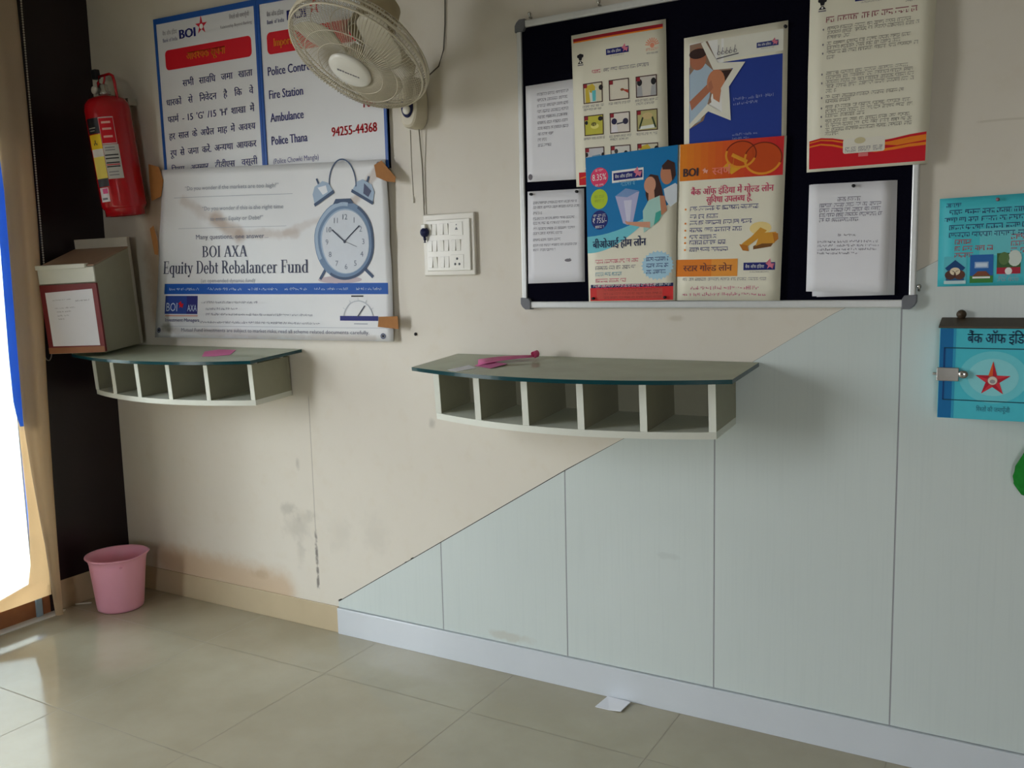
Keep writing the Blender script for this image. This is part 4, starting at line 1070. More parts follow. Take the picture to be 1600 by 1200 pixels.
tp = sheet_thing('leaflet', 'turquoise leaflet with small pictures pinned above the cyan box', 'leaflet', [(3.330, 1.5425), (3.640, 1.546), (3.645, 1.3225), (3.331, 1.3205)], .0075, mat('turquoise_paper', (70, 188, 200), rough=.5, spec=.3, vary=.04, scale=10), teal, seg=(8, 8), disp=lambda u, v: .003 * math.sin(PI * u))

# push pins
def pin(x, y, z, label, m=BLACK):
    b = MB(); M = Matrix.Translation((x, -y, z)) @ Matrix.Rotation(PI / 2, 4, 'X')
    b.lathe([(.0045, 0), (.0045, .0015), (.002, .003), (.0022, .006), (.0045, .0075), (.004, .009), (0, .0095)], m, 14, M)
    tag(b.build('push_pin'), label, 'push pin', 'push pins holding up the papers')
pin(2.941, Y0 + .0028, 2.020, 'dark push pin at the top right corner of the blue star poster')
pin(2.152, Y0 + .0008, 1.628, 'dark push pin at the top left of the lower typed letter')
pin(2.313, Y0 + .0008, 1.626, 'dark push pin at the top right of the lower typed letter')
pin(3.124, Y0 + .0068, 1.588, 'dark push pin at the top of the stacked letters')
pin(3.460, .0105, 1.533, 'pinkish push pin at the top of the turquoise leaflet', mat('pink_pin', (150, 110, 120), rough=.3))
pin(2.370, Y0 + .0134, 1.297, 'dark push pin at the bottom left corner of the home loan poster')
pin(2.603, Y0 + .0140, 1.299, 'dark push pin at the bottom right of the home loan poster')
b = MB(); b.lathe([(.006, 0), (.006, .003), (.003, .005), (0, .0055)], BLACK, 12, Matrix.Translation((1.667, -.0008, 1.1755)) @ Matrix.Rotation(PI / 2, 4, 'X'))
tag(b.build('nail'), 'dark nail head in the bare wall between the banner and right shelf', 'nail')

# ================================================================== SHELVES
TILT = math.atan(.072)
def make_shelf(label, cx):
    r = thing('writing_shelf', label, 'shelf', (cx, -.0135, 1.0845), (TILT, 0, 0), 'bow fronted writing shelves on the wall')
    hw, de, db = .465, .191, .078   # half width, end depth, bow
    def bow(x, h=hw, d=de, bw=db): return -(d + bw * (1 - (x / h) ** 2))
    zt, zb = -.002, -.156
    N = 28
    # bottom board
    xs = [-hw + 2 * hw * i / N for i in range(N + 1)]
    b = MB(); b.prism([(x, bow(x)) for x in xs] + [(hw, .0), (-hw, .0)], 'z', zb, zb + .020, WHITE_LAM); b.build('bottom_board', r)
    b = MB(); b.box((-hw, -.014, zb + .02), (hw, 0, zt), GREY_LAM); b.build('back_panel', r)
    for k in range(6):
        x = -hw + .010 + (2 * hw - .020) * k / 5
        y = bow(x) + .0015
        b = MB(); nm = 'end_panel' if k in (0, 5) else 'divider'
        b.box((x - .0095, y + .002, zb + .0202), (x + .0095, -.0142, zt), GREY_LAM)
        b.box((x - .0105, y, zb + .0202), (x + .0105, y + .002, zt), WHITE_LAM)  # front edge coloured lighter, as lit from the window
        b.build(nm, r)
    # glass top on small pads
    gw, gd, gb = .515, .256, .090
    xs = [-gw + 2 * gw * i / 36 for i in range(37)]
    gpts = [(x + .015, bow(x, gw, gd, gb)) for x in xs] + [(gw + .015, .009), (-gw + .015, .009)]
    b = MB(); b.prism(gpts, 'z', .014, .026, GLASST); 
    g = b.build('glass_top', r)
    e = MB()
    n = len(gpts)
    for i in range(n - 1):
        if i == n - 2: continue
        (x0, y0), (x1, y1) = gpts[i], gpts[(i + 1) % n]
        e.add([(x0, y0, .0142), (x1, y1, .0142), (x1, y1, .0258), (x0, y0, .0258)], [[0, 1, 2, 3]], EDGEG)
    (x0, y0), (x1, y1) = gpts[-1], gpts[0]
    e.add([(x0, y0, .0142), (x1, y1, .0142), (x1, y1, .0258), (x0, y0, .0258)], [[0, 1, 2, 3]], EDGEG)
    for v in e.bm.verts: v.co += Vector((0.0008 * (1 if v.co.x > .015 else -1), -.0012, 0))
    e.build('polished_edge', g)
    for k in range(6):
        x = -hw + .010 + (2 * hw - .020) * k / 5
        for yy in (bow(x) + .03, -.03):
            b = MB(); b.lathe([(.009, zt), (.009, .0138)], IVORY, 12, Matrix.Translation((x, yy, 0))); b.build('glass_pad', r)
    return r
make_shelf('bow-fronted pigeonhole shelf with glass top, under the taped banner', .60)
make_shelf('bow-fronted pigeonhole shelf with glass top, under the pin board', 2.345)

def on_glass(cx):   # matrix of a glass top's upper face
    return Matrix.Translation((cx, -.0135, 1.0845)) @ Matrix.Rotation(TILT, 4, 'X') @ Matrix.Translation((0, 0, .0262))
def put(o, M):
    o.matrix_world = M; return o

# pink slip flat on the left shelf
def slip(name, pts, M, m, t=.0006, lift=None, label='', cat='paper', group=None):
    b = MB()
    lf = lift or (lambda x, y: 0)
    top = [(x, y, t + .0003 + lf(x, y)) for x, y in pts]; bot = [(x, y, .0003 + lf(x, y)) for x, y in pts]; n = len(pts)
    b.add(top + bot, [list(range(n)), [n + i for i in range(n)][::-1]] + [[i, n + i, n + (i + 1) % n, (i + 1) % n] for i in range(n)], m)
    return tag(put(b.build(name), M), label, cat, group)
slip('paper_slip', [(.235, -.215), (.135, -.115), (.155, -.06), (.245, -.055), (.325, -.16), (.29, -.20)], on_glass(.60), PINKP, .0008, label='pink deposit slip lying flat on the glass of the left shelf')
# long folded pink slip with curled end on the right shelf
M2 = on_glass(2.345)
ps = thing('folded_slip', 'long folded pink slip with curled end on the glass of the right shelf', 'paper', (0, 0, 0)); ps.matrix_world = M2
b = MB()
def strip(a, c, w0, w1, z0, z1, n=6):
    vs = []; fs = []
    A, Cc = Vector(a), Vector(c); d = (Cc - A).normalized(); o = Vector((-d.y, d.x))
    for i in range(n + 1):
        t = i / n; p = A + (Cc - A) * t; w = w0 + (w1 - w0) * t; z = z0 + (z1 - z0) * t + .004 * math.sin(PI * t)
        for sgn, zz in ((-1, z), (1, z + .003)):
            q = p + o * w * sgn; vs += [(q.x, q.y, zz), (q.x, q.y, zz + .0008)]
    for i in range(n):
        k = 4 * i
        for a0, b0 in ((0, 1), (1, 3), (3, 2), (2, 0)): fs.append([k + a0, k + b0, k + 4 + b0, k + 4 + a0])
    fs += [[0, 1, 3, 2], [4 * n + 2, 4 * n + 3, 4 * n + 1, 4 * n]]
    return vs, fs
b.add(*strip((-.315, -.155), (-.165, -.065), .050, .012, .001, .010), PINKP, True)
b.add([(-.30, -.20, .0006), (-.22, -.235, .0006), (-.20, -.17, .004), (-.29, -.13, .003), (-.30, -.20, .0014), (-.22, -.235, .0014), (-.20, -.17, .0048), (-.29, -.13, .0038)], [[0, 1, 2, 3], [7, 6, 5, 4], [0, 4, 5, 1], [1, 5, 6, 2], [2, 6, 7, 3], [3, 7, 4, 0]], mat('pink_paper_shade', (190, 96, 146), rough=.7))
b.build('sheet', ps)
b = MB(); vs = []; fs = []; n = 16
for i in range(n + 1):
    a = -.6 + 4.9 * i / n; rr = .013 - .0003 * i
    for yy in (-.075, -.045):
        for e in (0, .0008): vs.append((-.165 + (rr + e) * math.cos(a) * .9, yy + .02 * (i / n), .015 + (rr + e) * math.sin(a)))
for i in range(n):
    k = 4 * i
    for a0, b0 in ((0, 1), (1, 3), (3, 2), (2, 0)): fs.append([k + a0, k + b0, k + 4 + b0, k + 4 + a0])
fs += [[0, 1, 3, 2], [4 * n + 2, 4 * n + 3, 4 * n + 1, 4 * n]]
b.add(vs, fs, mat('pink_paper_deep', (206, 74, 124), rough=.7), True); b.build('curled_end', ps)
slip('paper_slip', [(-.345, -.285), (-.325, -.195), (-.27, -.235), (-.30, -.305)], M2, PAPER, .0006, label='small white slip beside the pink one on the right shelf')

# ================================================================== FORM BOX ON LEFT SHELF
TH = math.radians(20)
MBX = Matrix.Translation((.345, -.283, 1.1245 - .072 * .283)) @ Matrix.Rotation(TILT, 4, 'X') @ Matrix.Rotation(TH, 4, 'Z')
fb = thing('drop_box', 'grey slope-topped drop box on the glass of the left shelf', 'box', (0, 0, 0)); fb.matrix_world = MBX
w_, d_, hf, hb = .245, .262, .345, .405
GREYBOX = mat('grey_box_laminate', (156, 152, 130), rough=.5, spec=.3, vary=.06, scale=18)
b = MB(); b.prism([(0, .001), (0, hf), (d_ - .02, hb), (d_ - .02, .001)], 'x', -w_, 0, GREYBOX, .002); b.build('body', fb)
b = MB(); b.prism([(-.004, hf + .001), (-.004, hf + .006), (d_ - .022, hb + .006), (d_ - .022, hb + .001)], 'x', -w_ - .002, .002, mat('brown_lid', (150, 122, 100), rough=.45, vary=.08)); b.build('lid', fb)
b = MB(); b.box((-w_, d_ - .020, .001), (0, d_, hb + .045), mat('pale_back_board', (186, 182, 168), rough=.5, vary=.05), .002); b.build('back_board', fb)
b = MB(); b.box((-w_ - .001, -.008, hf - .062), (.001, -.0005, hf - .002), WHITE_LAM, .001); b.box((-w_ - .004, -.016, hf - .006), (-.03, .01, hf + .012), WHITE_LAM, .002); b.build('front_rail', fb)
cl = MB(); cl.box((-w_, -.012, .006), (.006, -.0008, hf - .066), MAROON, .001); cl.box((-w_, -.0135, .004), (.004, -.0122, .028), WOODEDGE)
ho = cl.build('holder', fb)
s = Sheet([(-w_ + .022, hf - .096), (-.014, hf - .088), (-.014, .032), (-w_ + .022, .034)], .0126, PAPER, t=.0005)
s.greek(.14, .52, .16, .006, I_MARK, 2, 1, False); s.greek(.62, .92, .20, .008, I_MARK, 2, 2, False); s.greek(.16, .60, .31, .006, I_MARK, 2, 3, False); s.greek(.2, .5, .38, .007, I_GREY, 2, 4, False); s.greek(.2, .45, .45, .007, I_GREY, 2, 5, False); s.greek(.2, .34, .51, .007, I_GREY, 2, 6, False)
s.build('form_sheet', ho)

# ================================================================== FIRE EXTINGUISHER
EXR = .088
p0 = Vector((.285, -.098, 1.655)); p1 = Vector((.268, -.142, 2.125))
zax = (p1 - p0).normalized(); xax = Vector((1, 0, 0)); xax = (xax - zax * xax.dot(zax)).normalized(); yax = zax.cross(xax)
ME = Matrix(((xax.x, yax.x, zax.x, p0.x), (xax.y, yax.y, zax.y, p0.y), (xax.z, yax.z, zax.z, p0.z), (0, 0, 0, 1)))
ex = thing('fire_extinguisher', 'red fire extinguisher hanging on the wall beside the dark panel', 'fire extinguisher', (0, 0, 0)); ex.matrix_world = ME
HB = (p1 - p0).length
b = MB(); b.lathe([(0, .004), (.070, .004), (.074, 0), (.078, .0), (.078, .026), (.082, .030), (EXR, .040), (EXR, HB - .05), (EXR * .96, HB - .03), (EXR * .84, HB - .012), (EXR * .6, HB - .001), (.028, HB + .006), (0, HB + .006)], RED, 44); b.build('cylinder', ex)
b = MB(); b.lathe([(.024, HB + .004), (.024, HB + .02), (.018, HB + .024), (.018, HB + .045), (.013, HB + .05), (0, HB + .05)], STEEL, 20); b.box((-.040, -.012, HB + .02), (.0, .012, HB + .04), STEEL, .003); b.lathe([(0, 0), (.015, 0), (.015, .012), (0, .012)], IVORY, 16, Matrix.Translation((-.03, -.014, HB + .03)) @ Matrix.Rotation(PI / 2, 4, 'X')); b.build('valve', ex)
b = MB(); b.tube([(-.03, 0, HB + .02), (-.028, 0, HB + .06), (-.015, 0, HB + .082), (.05, 0, HB + .082), (.068, 0, HB + .072), (.072, 0, HB + .055), (.072, 0, HB - .02)], .0055, RED, 10); b.tube([(-.02, 0, HB + .055), (-.004, 0, HB + .04), (.012, 0, HB + .062), (.02, 0, HB + .08)], .004, RED, 8); b.build('handle', ex)
b = MB(); b.box((-.048, -.012, HB + .074), (-.020, .012, HB + .112), BLACK, .004); b.build('safety_cap', ex)
def wrap(b, a0, a1, z0, z1, m, off=.0006, n=10):
    vs, fs = [], []
    for i in range(n + 1):
        a = math.radians(a0 + (a1 - a0) * i / n)
        for z in (z0, z1): vs.append(((EXR + off) * math.cos(a), (EXR + off) * math.sin(a), z))
    for i in range(n): fs.append([2 * i, 2 * i + 2, 2 * i + 3, 2 * i + 1])
    b.add(vs, fs, m, True)
YEL = ink((226, 206, 96)); YEL2 = ink((232, 196, 40))
# printed band facing left of the camera: camera sees about -90..+20 deg
b = MB()
for z0, z1, m in ((.325, .385, BLACK), (.265, .322, YEL2), (.235, .265, ink((216, 212, 206))), (.150, .235, YEL), (.118, .150, BLACK)):
    wrap(b, -106, -66, z0, z1, m)
wrap(b, -102, -71, .058, .114, ink((222, 214, 220)))
wrap(b, -90, -73, .090, .110, ink((206, 80, 130)), .0010); wrap(b, -96, -77, .066, .074, I_MARK, .0010)
for a0, z0, z1 in ((-85, .285, .300), (-89, .280, .288), (-81, .280, .288)): wrap(b, a0 - 1.5, a0 + 1.5, z0, z1, BLACK, .0010, 2)
wrap(b, -100, -77, .345, .349, ink((170, 170, 160)), .0010); wrap(b, -98, -80, .335, .338, ink((170, 170, 160)), .0010)
b.build('instruction_band', ex)
b = MB(); wrap(b, -65, -28, .28, .385, ink((196, 186, 182))); wrap(b, -64, -29, .284, .381, I_RED, .0010); wrap(b, -65, -26, .145, .278, ink((190, 186, 180)))
for z in (.36, .335, .305): wrap(b, -58, -36, z, z + .008, ink((226, 170, 160)), .0014)
for z in (.235, .222, .205, .190): wrap(b, -63, -30, z, z + .005, BLACK, .0012)
wrap(b, -63, -30, .198, .202, I_RED, .0012)
for z in (.255, .265, .170, .158): wrap(b, -60, -36, z, z + .0035, I_GREY, .0012)
b.build('label', ex)
b = MB(); b.box((-.02, EXR + .002, HB - .03), (.02, EXR + .045, HB + .0), STEEL, .002); b.build('bracket', ex)

# ================================================================== WALL FAN
fc = Vector((1.742, -.35, 2.044)); ax = Vector((-.1107, -.5417, -.8333)).normalized()
fx = Vector((.8875, .40, -.38)); fx = (fx - ax * fx.dot(ax)).normalized(); fy = ax.cross(fx)
MF = Matrix(((fx.x, fy.x, ax.x, fc.x), (fx.y, fy.y, ax.y, fc.y), (fx.z, fy.z, ax.z, fc.z), (0, 0, 0, 1)))
fan = thing('wall_fan', 'beige caged fan mounted on the wall in front of the right-hand notice', 'fan', (1.713, 0, 1.95))
MFL = Matrix.Translation((-1.713, 0, -1.95)) @ MF
R_ = .222
def circ(r, z, n=64): return [(r * math.cos(2 * PI * i / n), r * math.sin(2 * PI * i / n), z) for i in range(n)]
def guard(name, prof, nsp, wr, hub, rings):
    b = MB()
    for i in range(nsp):
        a = 2 * PI * i / nsp
        b.tube([(r * math.cos(a + tw), r * math.sin(a + tw), z) for r, z, tw in prof], wr, FANW, 4, MFL)
    for r, z in rings: b.tube(circ(r, z), wr * 1.3, FANW, 5, MFL, True)
    return b.build(name, fan)
guard('front_guard', [(.066, .052, 0), (.11, .050, .05), (.16, .042, .10), (.20, .026, .13), (.216, .010, .14), (R_, -.006, .14)], 120, .0011, 0, [(.15, .0442), (.105, .0505)])
guard('rear_guard', [(.06, -.072, 0), (.12, -.074, 0), (.18, -.064, 0), (.212, -.038, 0), (R_, -.010, 0)], 110, .0011, 0, [(.06, -.072), (.12, -.0745), (.18, -.0645)])
b = MB(); b.tube(circ(R_, -.008), .0050, FANPL, 10, MFL, True); b.tube(circ(R_ - .006, .009), .0030, FANPL, 8, MFL, True); b.tube(circ(R_ + .001, -.024), .0028, FANPL, 8, MFL, True); b.build('rim', fan)
b = MB(); b.lathe([(0, .066), (.030, .066), (.060, .063), (.068, .058), (.069, .050), (.0, .050)], WHITEPL, 44, MFL); cap = b.build('hub_cap', fan)
b = MB()
for i in range(9):
    x0 = -.036 + i * .0082
    b.box((x0, -.004, .0663), (x0 + (.0055 if i % 3 else .007), .003 if i < 3 else .001, .0668), I_MARK if i < 3 else I_GREY, M=MFL @ Matrix.Rotation(math.radians(-3), 4, 'Z'))
b.build('lettering', cap)
b = MB(); b.lathe([(0, .030), (.022, .030), (.030, .024), (.032, -.02), (0, -.02)], FANPL, 24, MFL); b.build('hub', fan)
BLADE0 = 38
BLADE = mat('smoky_fan_blade', (204, 198, 178), rough=.3, spec=.5, vary=.04, scale=15)
for k in range(3):
    b = MB(); a0 = 2 * PI * k / 3 + math.radians(BLADE0); n, m_ = 14, 10; vs = []; fs = []
    for sd in (0, 1):
        for i in range(n + 1):
            r = .026 + (.200 - .026) * i / n; t = i / n
            wl = .40 + .40 * math.sin(PI * min(1, t * 1.1)); wt = .34 + .38 * math.sin(PI * min(1, t * 1.1))
            if t > .86: e = 1 - ((t - .86) / .14) ** 2 * .55; wl *= e; wt *= e
            for j in range(m_ + 1):
                q = j / m_; ang = a0 + (-wt + (wl + wt) * q) + .25 * t
                z = .016 - .040 * q + .010 * math.sin(PI * q) - .004 * t - sd * .0022
                vs.append((r * math.cos(ang), r * math.sin(ang), z))
    W = m_ + 1; o = W * (n + 1)
    for i in range(n):
        for j in range(m_):
            q = [i * W + j, i * W + j + 1, (i + 1) * W + j + 1, (i + 1) * W + j]; fs += [q, [o + c for c in q[::-1]]]
    edge = [i * W for i in range(n + 1)] + [n * W + j for j in range(1, W)] + [i * W + m_ for i in range(n - 1, -1, -1)] + [j for j in range(m_ - 1, 0, -1)]
    for p_, q_ in zip(edge, edge[1:] + edge[:1]): fs.append([p_, q_, o + q_, o + p_])
    b.add(vs, fs, BLADE, True, MFL); b.build('blade', fan)
b = MB(); b.lathe([(0, -.225), (.038, -.222), (.056, -.205), (.064, -.17), (.068, -.12), (.070, -.088), (.060, -.080), (0, -.080)], FANDK, 36, MFL); b.build('motor_housing', fan)
# arm down to the wall base (local frame of the fan: x right, y out, z up; origin on the wall)
mot = MFL @ Vector((0, 0, -.15))
b = MB(); b.tube([mot, mot + Vector((0, .02, -.05)), Vector((.022, -.075, .11)), Vector((.010, -.062, .05)), Vector((.006, -.055, .0))], [.030, .026, .024, .026, .026], FANPL, 14); b.build('arm', fan)
b = MB(); pts = []
for k in range(32):
    a = 2 * PI * k / 32
    zz = math.sin(a); xx = math.cos(a)
    pts.append((.006 + .038 * (abs(xx) ** .8) * (1 if xx >= 0 else -1), -.005 + (.075 if zz < 0 else .095) * (abs(zz) ** .8) * (1 if zz >= 0 else -1)))
b.prism(pts, 'y', -.072, -.001, FANPL, .010); b.build('base', fan)
b = MB(); b.lathe([(.0, .0), (.0235, 0), (.0235, .004), (.0, .004)], NAVY, 28, Matrix.Translation((.006, -.0725, -.010)) @ Matrix.Rotation(PI / 2, 4, 'X'), True, 1, 1.6); b.build('switch_plate', fan)
b = MB(); b.lathe([(.0, .0), (.0150, 0), (.0150, .003), (.012, .006), (0, .0065)], IVORY, 24, Matrix.Translation((.006, -.0768, -.023)) @ Matrix.Rotation(PI / 2, 4, 'X')); b.build('speed_knob', fan)
b = MB(); b.tube([(-.016, -.03, -.080), (-.016, -.03, -.20), (-.013, -.03, -.30)], .0016, WIRE, 6); b.lathe([(.002, .012), (.005, 0), (.005, -.012), (0, -.014)], IVORY, 10, Matrix.Translation((-.013, -.03, -.31))); b.build('pull_cord', fan)
b = MB(); b.tube([(.012, -.02, -.075), (.012, -.008, -.20), (.012, -.006, -.36), (.010, -.006, -.385), (.013, -.012, -.400), (.022, -.020, -.405)], .0022, WIRE, 6); b.build('power_cord', fan)
b = MB(); b.box((.014, -.034, -.418), (.034, -.012, -.396), WHITEPL, .003); b.lathe([(0, 0), (.016, 0), (.017, .008), (.010, .018), (0, .02)], NAVY, 18, Matrix.Translation((.026, -.022, -.424)) @ Matrix.Rotation(PI / 2, 4, 'X')); b.tube([(.026, -.03, -.434), (.027, -.028, -.450), (.025, -.026, -.458)], .005, NAVY, 8); b.build('plug', fan)
# thin cable coming down the wall to the fan
b = MB(); b.tube([(1.842, -.004, 3.0), (1.838, -.004, 2.30), (1.834, -.004, 2.20), (1.826, -.005, 2.12), (1.806, -.008, 2.068), (1.775, -.015, 2.045), (1.745, -.03, 2.02)], .0022, mat('dark_cable', (92, 86, 76), rough=.5), 6)
tag(b.build('electric_cable'), 'thin cable running down the wall to the fan from above', 'cable')

# ================================================================== SWITCHBOARD
LGREY = mat('light_grey_plastic', (170, 168, 162), rough=.4)
sb = thing('switch_board', 'white switchboard with rocker switches and socket below the fan', 'switchboard', (1.7225, 0, 1.3775))
SW, SH = .209, .2085
b = MB(); b.box((0, -.014, 0), (SW, -.0005, SH), IVORY, .004); b.box((.017, -.0205, .016), (SW - .014, -.0135, SH - .020), WHITEPL, .003); b.build('plate', sb)
def rocker(x, z, flip):
    b = MB(); a = .004 if flip else -.004
    b.prism([(-.0200, z), (-.0200, z + .036), (-.0226 - a * .35, z + .036), (-.0222, z + .018), (-.0226 + a * .35, z)], 'x', x, x + .0155, WHITEPL); b.box((x - .0006, -.0209, z - .0006), (x + .0161, -.0203, z + .0366), LGREY); b.build('rocker', sb)
for row, z in ((0, .138), (1, .083), (2, .028)):
    for i in range(6):
        if row == 0 and i >= 4: continue
        if row == 2 and i >= 4: continue
        rocker(.026 + i * .0195 + (i // 2) * .009, z, (row * 7 + i) % 3 == 0)
b = MB(); b.box((.117, -.0220, .024), (.168, -.0203, .070), WHITEPL, .001)
for x, z in ((.1425, .056), (.134, .038), (.151, .038)): b.lathe([(0, 0), (.0042, 0), (.0042, .0006), (0, .0006)], GREYPL, 12, Matrix.Translation((x, -.0221, z)) @ Matrix.Rotation(PI / 2, 4, 'X'))
b.build('socket', sb)
b = MB(); b.box((.117, -.0220, .134), (.168, -.0203, .178), WHITEPL, .001); b.prism([(.143, .162), (.149, .152), (.137, .152)], 'y', -.0226, -.0221, GREYPL); b.prism([(.143, .172), (.146, .167), (.140, .167)], 'y', -.0226, -.0221, GREYPL); b.build('blank_module', sb)

# ================================================================== SUGGESTION BOX
bxw, bxh, bd = .242, .226, .085
gx = thing('suggestion_box', 'cyan suggestion box with red star and brown top, on the wall at right', 'box', (3.3475, -.0065, .9935))
b = MB(); b.box((0, -bd, 0), (bxw, 0, bxh), TEALBOX, .0015); body = b.build('body', gx)
b = MB(); b.prism([(0, bxh + .0005), (-bd - .004, bxh + .0005), (-bd - .004, bxh + .005), (0, bxh + .022)], 'x', -.003, bxw + .003, BROWNTOP); b.build('lid', gx)
s = Sheet([(.001, bxh - .001), (bxw - .001, bxh - .001), (bxw - .001, .001), (.001, .001)], bd + .0002, ink((70, 186, 202)), t=.0001, lay=.0003)
s.rect(0, 0, .125, 1, ink((16, 104, 160)), 1); s.rect(.125, 0, .15, 1, ink((44, 150, 186)), 1)
s.ell(.5, .53, .075, .064, ink((104, 198, 208)), 1, 40); s.ell(.5, .53, .055, .046, ink((132, 206, 212)), 2, 36)
s.text('बैंक ऑफ इंडिया', .255, .155, .026, ink((48, 92, 122)), 'L', fit=.142, L=3, bold=.0008)
s.line((.04, .215), (.99, .215), .0024, ink((20, 60, 76)), 3); s.line((.04, .795), (.99, .795), .0024, ink((20, 60, 76)), 3); s.line((.045, .215), (.045, .795), .0035, ink((10, 60, 116)), 3)
U, V_ = .497, .565; rr = .0405
for k in range(5):
    a = math.radians(-90 + 72 * k); a1, a2 = a - math.radians(36), a + math.radians(36)
    f = 1.18 if k == 0 else 1.0; rb = .0158
    tip = (U + rr * f * math.cos(a) / s.w, V_ + rr * f * math.sin(a) / s.h); c0 = (U, V_)
    s.poly([tip, (U + rb * math.cos(a1) / s.w, V_ + rb * math.sin(a1) / s.h), c0], ink((214, 90, 40)) if k == 0 else ink((206, 50, 62)), 4)
    s.poly([tip, (U + rb * math.cos(a2) / s.w, V_ + rb * math.sin(a2) / s.h), c0], ink((176, 28, 48)), 4)
s.ell(U, V_, .0115, .0115, ink((150, 90, 90)), 5, 24); s.ell(U, V_, .0100, .0100, ink((214, 206, 190)), 6, 24); s.ell(U, V_ + .01, .006, .005, ink((150, 150, 150)), 7, 14)
s.text('रिश्तों की जमापूँजी', .51, .91, .012, ink((40, 100, 120)), 'C', fit=.073, L=3)
s.build('front_print', body)
b = MB(); b.box((-.004, -bd - .006, .094), (.046, -bd - .0020, .128), STEEL, .0015); b.box((-.014, -bd + .0, .108), (-.0015, -bd + .012, .114), STEEL, .001); b.build('hasp', gx)
b = MB(); b.sphere((.056, -bd - .007, .112), .0105, STEEL, (1.1, .55, 1), 18); b.build('lock_knob', gx)
b = MB(); b.lathe([(.008, 0), (.012, .004), (.010, .012), (0, .016)], BROWNTOP, 14, Matrix.Translation((.042, -.001, bxh + .030)) @ Matrix.Rotation(PI / 2, 4, 'X')); b.build('hanging_bolt', gx)

# ================================================================== GREEN CLOTH
b = MB(); n, m_ = 30, 24; vs = []; fs = []
prof = [(.975, .020), (.95, .024), (.925, .028), (.900, .038), (.872, .047), (.845, .049), (.825, .048), (.808, .040), (.800, .02)]
for j, (z, hw) in enumerate(prof):
    for i in range(n):
        a = 2 * PI * i / n; k = 1 + .10 * math.sin(3 * a + j) + .06 * math.sin(7 * a + 2 * j)
        vs.append((3.575 + hw * k * math.cos(a) * 1.0, -.045 + min(.038, hw * .75) * k * math.sin(a), z + .004 * math.sin(5 * a + j)))
for j in range(len(prof) - 1):
    for i in range(n): fs.append([j * n + i, j * n + (i + 1) % n, (j + 1) * n + (i + 1) % n, (j + 1) * n + i])
fs += [list(range(n))[::-1], [(len(prof) - 1) * n + i for i in range(n)]]
b.add(vs, fs, GREENC, True)
b.tube([(3.575, -.045, .970), (3.576, -.02, .982), (3.576, -.0075, .983)], .006, GREENC, 8)
tag(b.build('green_bag'), 'crumpled green cloth hanging at the right edge under the cyan box', 'cloth')

# ================================================================== BUCKET AND FLOOR LITTER
bk = thing('waste_bucket', 'pink plastic waste bucket on the floor in the corner', 'bucket', (.212, -.215, 0))
b = MB()
prof = [(0, .004), (.078, .004), (.086, .0), (.092, .004), (.094, .015), (.112, .20), (.116, .218), (.124, .228), (.128, .232), (.127, .236), (.121, .234), (.113, .222), (.108, .20), (.089, .012), (0, .010)]
tb = MB(); tb.lathe(prof, PINK, 56)
for v in tb.bm.verts:   # the pouring lip and a gently oval mouth
    if v.co.z > .15:
        t = (v.co.z - .15) / .08; a = math.atan2(v.co.y, v.co.x)
        k = max(0, math.cos(a - math.radians(28))) ** 12
        v.co.z += .010 * t * k; v.co.x *= 1 + .05 * t * k; v.co.y *= 1 + .05 * t * k
tb.build('tub', bk)
b = MB(); b.box((.1165, -.006, .196), (.125, .006, .206), PINK, .002, Matrix.Rotation(math.radians(-30), 4, 'Z')); b.build('handle_lug', bk)
# folded white card by the skirting
b = MB(); vs = [(2.3901, -.0992, .0006), (2.3966, -.018, .0006), (2.4700, -.018, .0006), (2.4826, -.030, .006), (2.4772, -.0966, .004), (2.44, -.099, .0006)]
b.add(vs + [(x, y, z + .0022) for x, y, z in vs], [[0, 1, 2, 3, 4, 5][::-1], [6, 7, 8, 9, 10, 11]] + [[i, (i + 1) % 6, 6 + (i + 1) % 6, 6 + i] for i in range(6)], PAPER)
tag(b.build('folded_card'), 'folded white paper lying on the floor against the white skirting', 'paper')
b = MB(); b.tube([(.013, -.293, .004), (.062, -.250, .004)], .0035, WHITEPL, 8)  # white strip painted in for a gleam of sunlight
tag(b.build('gleam_strip'), 'thin white strip standing in for a sun gleam on the floor left of the pink bucket', 'gleam')

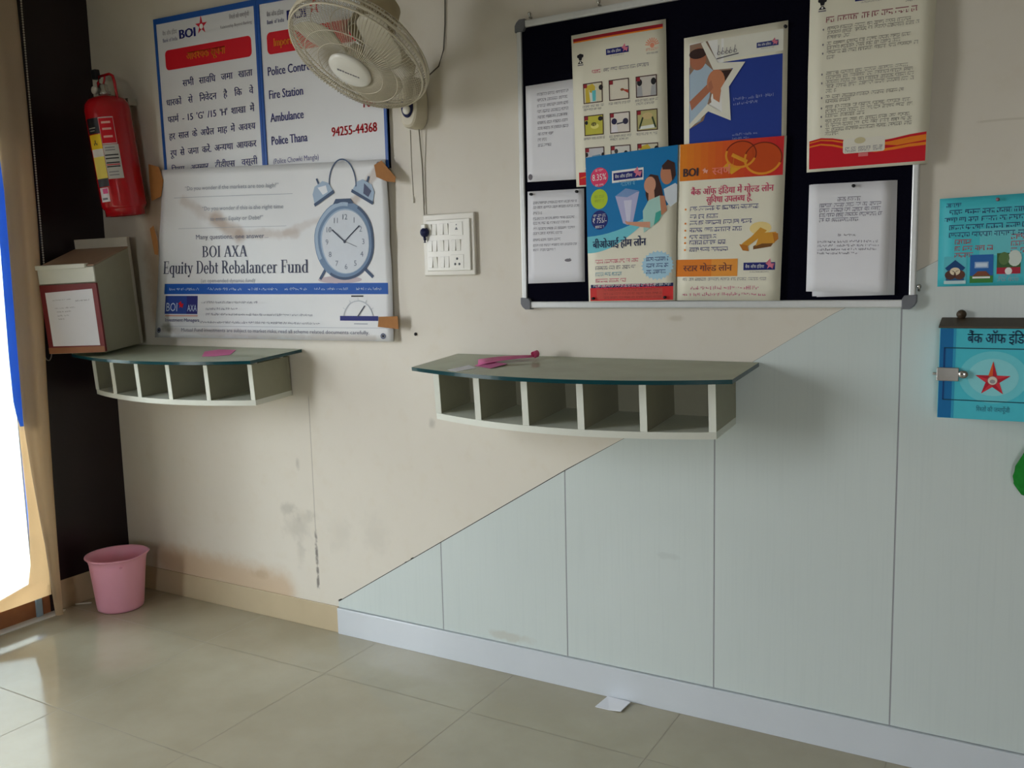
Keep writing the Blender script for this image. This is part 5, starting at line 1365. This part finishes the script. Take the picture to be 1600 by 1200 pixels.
# ================================================================== LIGHT, WORLD, CAMERA
wd = bpy.data.worlds.new('daylight'); scene.world = wd; wd.use_nodes = True
k = NT(wd); bg = k.n['Background']
tc = k.n.new('ShaderNodeTexCoord'); sx = k.n.new('ShaderNodeSeparateXYZ'); k.l.new(tc.outputs['Generated'], sx.inputs[0])
colw = k.mix(k.step(sx.outputs[2], -.1, .6), (.95, .97, 1.0, 1), (.84, .92, 1.0, 1))
k.l.new(colw, bg.inputs['Color'])
bg.inputs['Strength'].default_value = 17.5

def portal(name, loc, rot, sx, sy):
    l = bpy.data.lights.new(name, 'AREA'); l.shape = 'RECTANGLE'; l.size = sx; l.size_y = sy
    l.cycles.is_portal = True
    o = bpy.data.objects.new(name, l); COL.objects.link(o); o.location = loc; o.rotation_euler = rot
portal('daylight_window', (-.2, (YW + WY) / 2, WZ / 2), (0, -PI / 2, 0), WZ, YW - WY)
portal('daylight_door', (-.2, (WEND - 1.65) / 2, 1.125), (0, -PI / 2, 0), 2.25, 1.0)
portal('daylight_front', (4.35, RY0 - .2, 1.3), (PI / 2, 0, 0), .9, 1.2)

cam = bpy.data.cameras.new('camera'); co = bpy.data.objects.new('camera', cam); COL.objects.link(co); scene.camera = co
cam.sensor_width = 36.0; cam.sensor_fit = 'HORIZONTAL'; cam.lens = 1398.34 / 1600 * 36.0; cam.clip_start = .05
r_ = Vector((0.8659724, 0.4995337, -0.02361959)); u_ = Vector((-0.04114723, 0.1182425, 0.99213185)); f_ = Vector((-0.49839614, 0.85818692, -0.12294917))
co.matrix_world = Matrix(((r_.x, u_.x, -f_.x, 3.54139), (r_.y, u_.y, -f_.y, -2.56127), (r_.z, u_.z, -f_.z, 1.38095), (0, 0, 0, 1)))

scene.view_settings.view_transform = 'Standard'
scene.view_settings.look = 'None'
scene.view_settings.gamma = 1.0
scene.view_settings.use_curve_mapping = False
scene.view_settings.exposure = 0.0
scene.cycles.use_denoising = True
scene.cycles.max_bounces = 12
scene.cycles.diffuse_bounces = 6
scene.cycles.sample_clamp_indirect = 8.0
scene.cycles.caustics_refractive = False
scene.cycles.caustics_reflective = False
